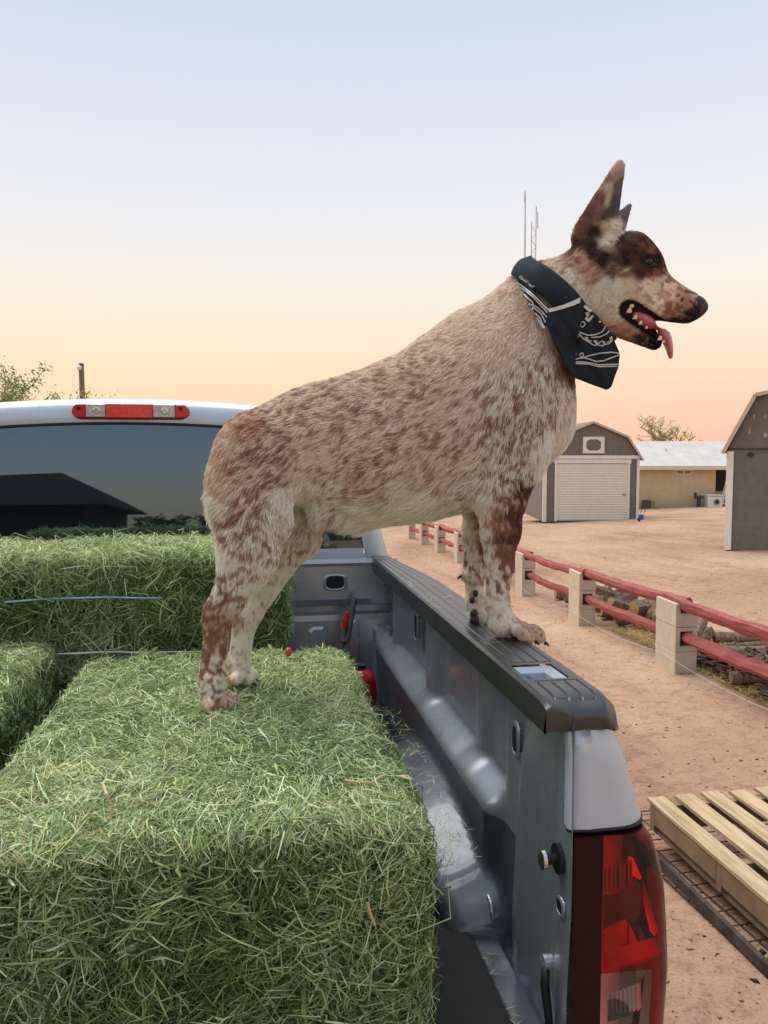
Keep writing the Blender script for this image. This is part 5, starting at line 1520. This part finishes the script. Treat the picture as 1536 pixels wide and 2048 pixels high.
def coat(P, rnd):
    x, y, lat = side_px(P)
    out_c = np.zeros((len(P), 3)); ln = np.zeros(len(P)); fl = np.zeros((len(P), 2)); sh = np.zeros(len(P))
    wob = np.stack([vnoise(P, 55), vnoise(P, 55, 9.1)], 1) - .5
    X = np.stack([x, y], 1) + wob * 22
    for i in range(0, len(P), 20000):
        s = slice(i, i + 20000)
        d2 = ((X[s, None, :] - cpx[None]) ** 2).sum(-1) + 30.0
        w = d2 ** -2.2; w /= w.sum(1, keepdims=True)
        share = w @ cs_[:, 0]; ln[s] = w @ cs_[:, 1]; fl[s] = w @ cf_
        L_, D_ = w @ cl_, w @ cd_
        Pn = P[s].copy()
        # blotches stretched along the lie of the coat
        big = fnoise(Pn * np.array([1, 1, 1.3]), 100, 2, 3.0); sm = vnoise(Pn, 210, 8.0)
        nz = big * .66 + sm * .34
        th = .447 + (share - .5) * .62
        k = sstep(-.085, .085, th - nz + (rnd[s] - .5) * np.where(ln[s] > 10.5, .24, .07))
        out_c[s] = L_ * (1 - k)[:, None] + D_ * k[:, None]
        sh[s] = k
    return out_c, ln, fl, x, y, lat
vr = RNG.random(len(dV))
vc, vlen, vfl, vx, vy, vlat = coat(dV, vr)
# bare black lips and dark mouth lining
def seg_d(x, y, a, b_):
    a = np.array(a, float); b_ = np.array(b_, float); P2 = np.stack([x, y], 1)
    t = np.clip(((P2 - a) @ (b_ - a)) / ((b_ - a) @ (b_ - a)), 0, 1)
    return np.linalg.norm(P2 - a - t[:, None] * (b_ - a), axis=1)
dm = seg_d(vx, vy, (1260, 620), (1345, 676))
inm = (dm < 22) & (vx < 1350)
upl = seg_d(vx, vy, (1325, 648), (1390, 644)) < 7
lips = inm | upl
vc[lips] = np.array(lin(22, 21, 23))
ring_ = (dm >= 22) & (dm < 27) & (vx < 1350); vc[ring_] = vc[ring_] * .4 + np.array(lin(60, 48, 44)) * .6
deep = inm & (dm < 15)
vc[deep] = np.array(lin(58, 26, 34))
dog = fast_mesh('dog', dV, dQ, attr_mat('dog_skin', rough=.85, spec=.15), col=vc, smooth=True)
tag(dog, 'red speckled cattle dog standing with front paws on the truck rail', 'dog')

# ---- fur
fn = np.cross(dV[dQ[:, 2]] - dV[dQ[:, 0]], dV[dQ[:, 3]] - dV[dQ[:, 1]])
ar = np.linalg.norm(fn, axis=1) / 2; fnn = fn / (2 * ar[:, None] + 1e-12)
def fur(N):
    rg = np.random.default_rng(77)
    cx_, cy_, _ = side_px(dV[dQ].mean(1))
    wgt = ar * (1 + 1.6 * (cx_ > 1150) + .8 * (cy_ > 1100))
    f = rg.choice(len(dQ), N, p=wgt / wgt.sum())
    a, b_ = rg.random((2, N))
    q = dQ[f]
    P = (dV[q[:, 0]] * ((1-a)*(1-b_))[:, None] + dV[q[:, 1]] * (a*(1-b_))[:, None] + dV[q[:, 2]] * (a*b_)[:, None] + dV[q[:, 3]] * ((1-a)*b_)[:, None])
    n = fnn[f]
    c, ln, fl, x, y, lat = coat(P, rg.random(N))
    dm = seg_d(x, y, (1260, 620), (1345, 676))
    keep = ~(((dm < 25) & (x < 1350))) & ~((x > 1372) & (y > 590) & (y < 650) & (x > 1384)) & ~(seg_d(x, y, (1299, 523), (1301, 523)) < 9)
    keep &= ~((np.abs(x - 1226) < 40) & (y < 445) & (y > 340) & (lat < -.055) & (rg.random(N) < .6))
    P, n, c, ln, fl, x = P[keep], n[keep], c[keep], ln[keep], fl[keep], x[keep]; N = len(P)
    ln = ln * .00098 * rg.uniform(.6, 1.3, N)
    hb = x > 1090
    ex = np.where(hb[:, None], np.array([math.cos(HA), -math.sin(HA), 0])[None], np.array([1.0, 0, 0])[None])
    d = ex * fl[:, :1] + np.array([0, 0, -1.0])[None] * fl[:, 1:]
    d += (np.stack([vnoise(P, 38, 2.2), vnoise(P, 38, 7.7), vnoise(P, 38, 5.1)], 1) - .5) * .9 + rg.normal(0, .10, (N, 3))
    d -= n * (d * n).sum(1, keepdims=True); d /= np.linalg.norm(d, axis=1, keepdims=True) + 1e-9
    lift = (.36 + .26 * rg.random(N))[:, None]
    p0 = P - n * .0006
    p1 = P + (d * .40 + n * lift * .55) * ln[:, None]
    p2 = P + (d * .80 + n * lift * .70) * ln[:, None]
    p3 = P + (d * 1.12 + n * lift * .50 + np.array([0, 0, -.10])) * ln[:, None]
    pts = np.stack([p0, p1, p2, p3], 1).astype(np.float32)
    hc = bpy.data.hair_curves.new('fur')
    hc.add_curves([4] * N)
    hc.points.foreach_set('position', pts.ravel())
    rad = np.clip(ln * .026, .00016, .00034)[:, None] * np.array([1.0, .95, .7, .12])[None]
    ra_ = hc.attributes.get('radius') or hc.attributes.new('radius', 'FLOAT', 'POINT')
    ra_.data.foreach_set('value', rad.astype(np.float32).ravel())
    ca = hc.attributes.new('col', 'FLOAT_COLOR', 'CURVE')
    c4 = np.ones((N, 4), np.float32); c4[:, :3] = np.clip(c * rg.uniform(.78, 1.28, (N, 1)), 0, .95)
    ca.data.foreach_set('color', c4.ravel())
    hc.materials.append(attr_mat('fur_strand', rough=.7, spec=.25))
    o = link(bpy.data.objects.new('fur', hc), dog); o['kind'] = 'stuff'
    return o
fur(420000)

# ---- eye, nose, tongue, teeth, claws
def ellipsoid(c, axes, m_, name, parent, n1=20, n2=12):
    c = np.array(c); V = []
    for i in range(n2 + 1):
        ph = PI * i / n2
        for j in range(n1):
            th = 2 * PI * j / n1
            V.append(c + axes[0] * math.sin(ph) * math.cos(th) + axes[1] * math.sin(ph) * math.sin(th) + axes[2] * math.cos(ph))
    Fc = [(i * n1 + j, i * n1 + (j + 1) % n1, (i + 1) * n1 + (j + 1) % n1, (i + 1) * n1 + j) for i in range(n2) for j in range(n1)]
    return recalc(mesh(name, V, Fc, m_, parent, smooth=True))
HF = np.array([math.cos(HA), -math.sin(HA), 0]); UZ = np.array([0, 0, 1.0])
M_EYE = mat('eye_dark', (.010, .008, .007), .06, spec=.7)
M_NOSE = mat('nose_black', (.012, .012, .014), .35, bump=.25, bscale=500)
M_TONGUE = mat('tongue', (.50, .13, .14), .35, var=.15, scale=80, bump=.2, bscale=300)
M_TOOTH = mat('tooth', (.72, .62, .45), .35)
M_CLAW = mat('claw', (.02, .017, .016), .45)
def surf_lat(px, py, start=-.14):          # lateral position of the near skin under a head pixel
    best = None
    for lat in np.arange(start, .02, .0015):
        p = DH(px, py, lat); i = ((p - gmin) / vox).astype(int)
        if (i < 0).any() or (i >= gn).any(): continue
        if SD[tuple(i)] < 0: return lat
    return -.02
le = surf_lat(1299, 523)
for lat in (le + .001, -le - .001):
    c = DH(1299, 523, le + .001) + NH * (lat - le - .001)
    ellipsoid(c, (HF * .0105, NH * .0075, UZ * .0085), M_EYE, 'eye', dog)
# lids: a thin dark rim
cc = DH(1299, 523, le - .0035)
mb = MB(); mb.tube([cc + HF * .0115 * math.cos(a) + UZ * (.0085 * math.sin(a)) for a in np.linspace(0, 2 * PI, 21)], .0018, 6, cap=False)
mb.build('eyelid', M_CLAW, dog, smooth=True)
def nose():
    c = DH(1392, 609, 0.0); n1, n2 = 28, 18; V = []
    for i in range(n2 + 1):
        ph = PI * i / n2
        for j in range(n1):
            th = 2 * PI * j / n1
            f, l, u = math.cos(ph), math.sin(ph) * math.cos(th), math.sin(ph) * math.sin(th)
            r = 1.0
            for s in (-1, 1):                # nostrils
                d = (f - .52) ** 2 + (l - s * .72) ** 2 + (u + .12) ** 2
                r -= .30 * math.exp(-d / .035)
            p = HF * (f * .0235 * (1 if f > 0 else .8)) + NH * (l * .0180) + UZ * ((u * .0195) + (-.006 * f if f > 0 else 0))
            V.append(c + p * r)
    Fc = [(i * n1 + j, i * n1 + (j + 1) % n1, (i + 1) * n1 + (j + 1) % n1, (i + 1) * n1 + j) for i in range(n2) for j in range(n1)]
    recalc(mesh('nose', V, Fc, M_NOSE, dog, smooth=True))
nose()
def tongue():
    path = [(1262, 626, .020, 12), (1285, 638, .026, 15), (1306, 650, .029, 15), (1324, 663, .032, 14), (1335, 682, .031, 10), (1339, 702, .020, 7), (1341, 713, .011, 5), (1340, 718, .004, 3)]
    V = []; n_ = 14
    for k_, (x, y, w, t) in enumerate(path):
        c = DH(x, y, -.006)
        a = np.array(DH(*path[max(k_ - 1, 0)][:2])); b_ = np.array(DH(*path[min(k_ + 1, len(path) - 1)][:2]))
        tg_ = (b_ - a) / np.linalg.norm(b_ - a); up = np.cross(NH, tg_); up /= np.linalg.norm(up)
        if up[2] < 0 and k_ < 3: up = -up
        for j in range(n_):
            th = 2 * PI * j / n_; l = math.cos(th); u = math.sin(th)
            V.append(c + NH * l * w + up * (u * t * PXM * (1 - .25 * l * l) - .10 * t * PXM * (1 - l * l)))
    Fc = [(i * n_ + j, i * n_ + (j + 1) % n_, (i + 1) * n_ + (j + 1) % n_, (i + 1) * n_ + j) for i in range(len(path) - 1) for j in range(n_)] + [tuple(range(n_)), tuple((len(path) - 1) * n_ + j for j in range(n_))]
    recalc(mesh('tongue', V, Fc, M_TONGUE, dog, smooth=True, sub=1))
tongue()
def tooth(x, y, s, lat, up=1, lean=0.0):
    c = DH(x, y, lat); V = []; n_ = 8
    for h_, r_ in ((-.3, 1.0), (.25, .95), (.7, .6), (1.0, .15)):
        for j in range(n_):
            th = 2 * PI * j / n_
            V.append(c + HF * (math.cos(th) * r_ * s * .62 + lean * h_ * s) + NH * math.sin(th) * r_ * s * .35 + UZ * up * h_ * s)
    Fc = [(i * n_ + j, i * n_ + (j + 1) % n_, (i + 1) * n_ + (j + 1) % n_, (i + 1) * n_ + j) for i in range(3) for j in range(n_)] + [tuple(3 * n_ + j for j in range(n_))]
    recalc(mesh('tooth', V, Fc, M_TOOTH, dog, smooth=True))
for x, y, s in ((1258, 623, .009), (1263, 613, .008), (1270, 636, .0075), (1281, 647, .006), (1293, 656, .0045), (1320, 678, .0075), (1327, 684, .005)):
    for lt in (-.030, .030): tooth(x, y, s, lt, 1, .25)
def claw(p, d, s=.010):
    d = np.array(d, float); d /= np.linalg.norm(d)
    mb = MB(); mb.tube([p, p + d * s * .6, p + d * s + np.array([0, 0, -s * .35])], [.0042, .0034, .0010], 7); mb.build('claw', M_CLAW, dog, smooth=True)
for dl, ex, ey in ((-.033, 1070, 1284), (-.012, 1089, 1286), (.010, 1083, 1276), (.027, 1062, 1269)): claw(DB(ex, ey, lf + dl), (1, -.1, -.35))
for dl, ex, ey in ((-.034, 424, 1418), (-.014, 458, 1417), (.006, 470, 1408), (.022, 458, 1402)): claw(DB(ex, ey, lh + dl), (1, -.5, -.3))
for dl, ex, ey in ((-.030, 474, 1366), (-.012, 500, 1364), (.010, 508, 1356)): claw(DB(ex, ey, rh + dl), (1, -.5, -.3))
claw(DB(926, 1152, rf - .012), (-1, -.2, -.1), .014)
for x, y, r_ in ((951, 1187, .0065), (944, 1200, .0065), (949, 1240, .011), (948, 1228, .009)):
    ellipsoid(DB(x, y, rf - .022), (np.array([1, 0, 0]) * r_, NB * r_ * .8, UZ * r_ * 1.25), M_CLAW, 'paw_pad', dog, 12, 8)

# ------------------------------------------------------------------ bandana
M_CLOTH = mat('navy_cloth', (.014, .021, .028), .85, color2=(.022, .031, .040), scale=300, bump=.35, bscale=900, spec=.2)
M_PRINT = mat('white_print', (.62, .63, .62), .8)
bandana = empty('bandana', DH(1120, 604)); tag(bandana, 'dark navy bandana with white print tied round the dog\'s neck', 'bandana')
BOFF = np.array(bandana.location)
def sd_at(p):
    i = (p - gmin) / vox
    if (i < 0).any() or (i >= gn - 1).any(): return .1
    return float(SD[tuple(np.round(i).astype(int))])
def hit(px, py):
    d = ray(px, py); d = d / np.linalg.norm(d)
    for t in np.arange(1.45, 2.1, .002):
        p = CAM + d * t
        if sd_at(p) < 0: return t
    return None
# collar ring swept round the neck
c0 = DH(1120, 604); e1 = DH(1120 + 72, 604 + 69) - c0; e1 /= np.linalg.norm(e1)
ax_ = DH(1120 + 69, 604 - 72) - c0; ax_ -= e1 * (ax_ @ e1); ax_ /= np.linalg.norm(ax_)
NT, NW = 72, 9; Rr = np.zeros((NT, NW))
ws = np.linspace(-25, 25, NW) * PXM
for i in range(NT):
    th = 2 * PI * i / NT; d = e1 * math.cos(th) + NH * math.sin(th)
    for j, w in enumerate(ws):
        r_ = .03
        while r_ < .2 and sd_at(c0 + ax_ * w + d * r_) < 0: r_ += .0025
        Rr[i, j] = r_
for _ in range(3): Rr = (np.roll(Rr, 1, 0) + Rr * 2 + np.roll(Rr, -1, 0)) / 4
Rr = Rr.max(1, keepdims=True) * .6 + Rr * .4 + .013
V = []
for i in range(NT + 1):
    th = 2 * PI * i / NT; d = e1 * math.cos(th) + NH * math.sin(th)
    for j, w in enumerate(ws):
        roll = .006 * math.sin(PI * j / (NW - 1)) + .0025 * math.sin(th * 7 + j * .6)
        V.append(c0 + ax_ * (w + .004 * math.sin(th * 3)) + d * (Rr[i % NT, j] + roll) - BOFF)
n_ = NW
mesh('collar_fold', V, [(i * n_ + j, i * n_ + j + 1, (i + 1) * n_ + j + 1, (i + 1) * n_ + j) for i in range(NT) for j in range(NW - 1)], M_CLOTH, bandana, smooth=True, solid=.004)
# depth field for the hanging cloth: distance along the view ray, from skin hits and free-hanging anchors
anch = []
for (x, y) in [(1098, 625), (1160, 597), (1130, 612), (1092, 650), (1110, 690), (1135, 640), (1150, 700), (1125, 725), (1175, 640), (1180, 690), (1150, 745), (1045, 570), (1070, 600), (1085, 635)]:
    t = hit(x, y)
    if t: anch.append((x, y, t - .020))
tm = np.linalg.norm(DH(1225, 740, -.035) - CAM)
anch += [(1215, 778, tm), (1238, 715, tm), (1230, 680, tm - .004), (1190, 765, tm - .012), (1205, 720, tm - .016), (1160, 752, tm - .018), (1218, 668, tm - .012)]
anch = np.array(anch)
def cloth_pt(x, y, lift=0.0):
    d2 = (anch[:, 0] - x) ** 2 + (anch[:, 1] - y) ** 2 + 120.0
    w = d2 ** -1.5; t = (w * anch[:, 2]).sum() / w.sum()
    t += .0035 * math.sin(x * .10 + y * .03) + .0022 * math.sin(x * .21 - y * .13) - .010 * math.exp(-((x - 1128 - (y - 640) * .15) / 24) ** 2)
    d = ray(x, y); d = d / np.linalg.norm(d)
    return CAM + d * (t - lift)
def sheet(poly, name, m_, lift=0.0, step=7, solid=.003):
    """fill a side-view outline with a fine grid, edge points kept on the outline"""
    P = np.array(poly, float)
    # resample the outline and fill by rings shrinking to the centroid
    seg = np.concatenate([P, P[:1]]); L = np.r_[0, np.cumsum(np.linalg.norm(np.diff(seg, axis=0), axis=1))]
    K = max(24, int(L[-1] / step)); s = np.linspace(0, L[-1], K + 1)[:-1]
    O = np.stack([np.interp(s, L, seg[:, 0]), np.interp(s, L, seg[:, 1])], 1)
    c = O.mean(0); R_ = 9; V = []
    for r_ in range(R_):
        f = 1 - r_ / R_
        V += [cloth_pt(*(c + (o - c) * f), lift) - BOFF for o in O]
    V.append(cloth_pt(*c, lift) - BOFF)
    Fc = [(r_ * K + i, r_ * K + (i + 1) % K, (r_ + 1) * K + (i + 1) % K, (r_ + 1) * K + i) for r_ in range(R_ - 1) for i in range(K)] + [((R_ - 1) * K + i, (R_ - 1) * K + (i + 1) % K, R_ * K) for i in range(K)]
    return mesh(name, V, Fc, m_, bandana, smooth=True, solid=solid)
sheet([(1097, 626), (1128, 612), (1160, 598), (1163, 640), (1152, 690), (1150, 757), (1128, 726), (1108, 686), (1092, 646)], 'knot_flap', M_CLOTH, .007)
sheet([(1150, 610), (1163, 604), (1195, 632), (1222, 668), (1240, 708), (1236, 735), (1222, 774), (1214, 780), (1180, 768), (1148, 755), (1146, 690)], 'hanging_corner', M_CLOTH, .0)
sheet([(1033, 556), (1070, 585), (1100, 622), (1093, 650), (1088, 656), (1072, 628), (1056, 600), (1042, 575)], 'under_fold', M_CLOTH, .002)
def P3(x, y): return 1020 + x / 6.4, 520 + y / 6.4
def stroke(pts, w=1.25, lift=.0035, name='print_line'):
    q = []
    for a, b_ in zip(pts[:-1], pts[1:]):
        for f in np.linspace(0, 1, 5)[:-1]: q.append((a[0] + (b_[0] - a[0]) * f, a[1] + (b_[1] - a[1]) * f))
    q.append(pts[-1])
    mb = MB(); mb.tube([cloth_pt(*P3(*p), lift) - BOFF for p in q], w * PXM, 5)
    mb.build(name, M_PRINT, bandana)
U_ = .0055
for pts in ([(95, 290), (200, 365), (300, 450), (490, 640)], [(135, 350), (220, 410), (300, 480), (480, 672)], [(180, 440), (230, 490), (290, 545), (300, 600), (280, 640)], [(240, 560), (340, 600), (410, 660), (478, 740)], [(300, 610), (400, 690), (455, 800)], [(320, 680), (380, 740), (440, 870)], [(350, 740), (400, 830), (425, 870), (450, 850)]):
    stroke(pts, 1.3, U_)
for pts in ([(845, 890), (900, 930), (1000, 965), (1100, 955), (1180, 920), (1213, 870), (1218, 840)], [(1040, 992), (1150, 985), (1230, 950), (1270, 910)],
            [(880, 940), (940, 1010), (1000, 1045), (990, 995), (960, 990), (1000, 1030), (1040, 1040)], [(1000, 1045), (1060, 1085), (1100, 1095), (1112, 1040), (1070, 1032), (1110, 1075), (1160, 1050)], [(1110, 1085), (1190, 1102), (1212, 1050), (1170, 1035), (1220, 1070)], [(1210, 1085), (1270, 1070), (1308, 1030), (1305, 985), (1280, 1000), (1290, 1040), (1240, 1055)],
            [(805, 920), (822, 960), (815, 1020), (835, 1085), (848, 1030), (830, 985), (856, 930), (880, 975), (870, 985), (850, 940)],
            [(815, 1275), (870, 1262), (940, 1250), (1010, 1225), (1150, 1195), (1300, 1180), (1402, 1195)], [(940, 1250), (1020, 1270), (1100, 1300), (1200, 1290), (1300, 1250), (1400, 1215)],
            [(810, 1300), (950, 1308), (1080, 1328), (1130, 1342), (1378, 1334)], [(810, 1325), (1000, 1330), (1130, 1365), (1368, 1360)], [(822, 1228), (846, 1205)],
            [(918 + 22 * math.cos(a), 1218 + 28 * math.sin(a)) for a in np.linspace(0, 2 * PI, 11)], [(905, 545), (925, 585)], [(906, 630), (908, 662)], [(885, 775), (866, 815)],
            [(905, 800), (945, 790), (960, 825), (935, 858), (902, 850), (905, 800)]):
    stroke(pts, 1.2)
for pts in ([(950, 590), (985, 625), (1035, 662)], [(965, 690), (1010, 678), (978, 745), (1000, 782), (1058, 715)], [(965, 740), (990, 770)]): stroke(pts, 2.6)
for x, y in ((915, 690), (1150, 790)):
    ellipsoid(cloth_pt(*P3(x, y), .003) - BOFF, (AX_R * .0021, AX_F * .0012, AX_U * .0021), M_PRINT, 'print_dot', bandana, 10, 6)
# pale trim across the knot
V = [cloth_pt(*P3(*p), .0115) - BOFF for p in ((495, 622), (600, 598), (700, 568), (800, 528), (900, 480), (897, 545), (800, 585), (700, 618), (600, 645), (500, 668))]
mesh('trim_strip', V, [(0, 1, 8, 9), (1, 2, 7, 8), (2, 3, 6, 7), (3, 4, 5, 6)], M_PRINT, bandana, solid=.0015)
# small lettering along the collar
def ring_pt(px, py, lift):
    d = ray(px, py); d = d / np.linalg.norm(d); t = hit(px, py) or 1.75
    return CAM + d * (t - lift)
def lettering():
    cu = bpy.data.curves.new('collar_lettering', 'FONT'); cu.body = 'Your Friends'; cu.size = 1.0
    tmp = bpy.data.objects.new('collar_lettering', cu); COL.objects.link(tmp)
    dg = bpy.context.evaluated_depsgraph_get()
    me = bpy.data.meshes.new_from_object(tmp.evaluated_get(dg))
    COL.objects.unlink(tmp); bpy.data.objects.remove(tmp)
    v = np.array([p.co[:] for p in me.vertices]); L = v[:, 0].max()
    ra = lambda px, py: None
    a_ = np.array(P3(292, 372)); b_ = np.array(P3(112, 222)); nrm_ = np.array([-(b_ - a_)[1], (b_ - a_)[0]]); nrm_ /= np.linalg.norm(nrm_)
    th_h = 7.5 / .72
    out = []
    for x, y, z in v:
        q = a_ + (b_ - a_) * x / L + (-nrm_) * y * th_h * -1
        d = ray(*q); d /= np.linalg.norm(d)
        # stand just off the collar ring
        best = None
        for t in np.arange(1.50, 2.0, .001):
            p = CAM + d * t - c0
            w = p @ ax_; u = p @ e1; n2 = p @ NH
            if abs(w) > .04: continue
            i = int(round((math.atan2(n2, u) % (2 * PI)) / (2 * PI) * NT)) % NT
            if math.hypot(u, n2) < Rr[i, 4] + .0105: best = t; break
        out.append(CAM + d * ((best or 1.74) - .0) - BOFF)
    me.vertices.foreach_set('co', np.array(out, np.float32).ravel()); me.update()
    me.materials.clear(); me.materials.append(M_PRINT)
    link(bpy.data.objects.new('collar_lettering', me), bandana)
lettering()
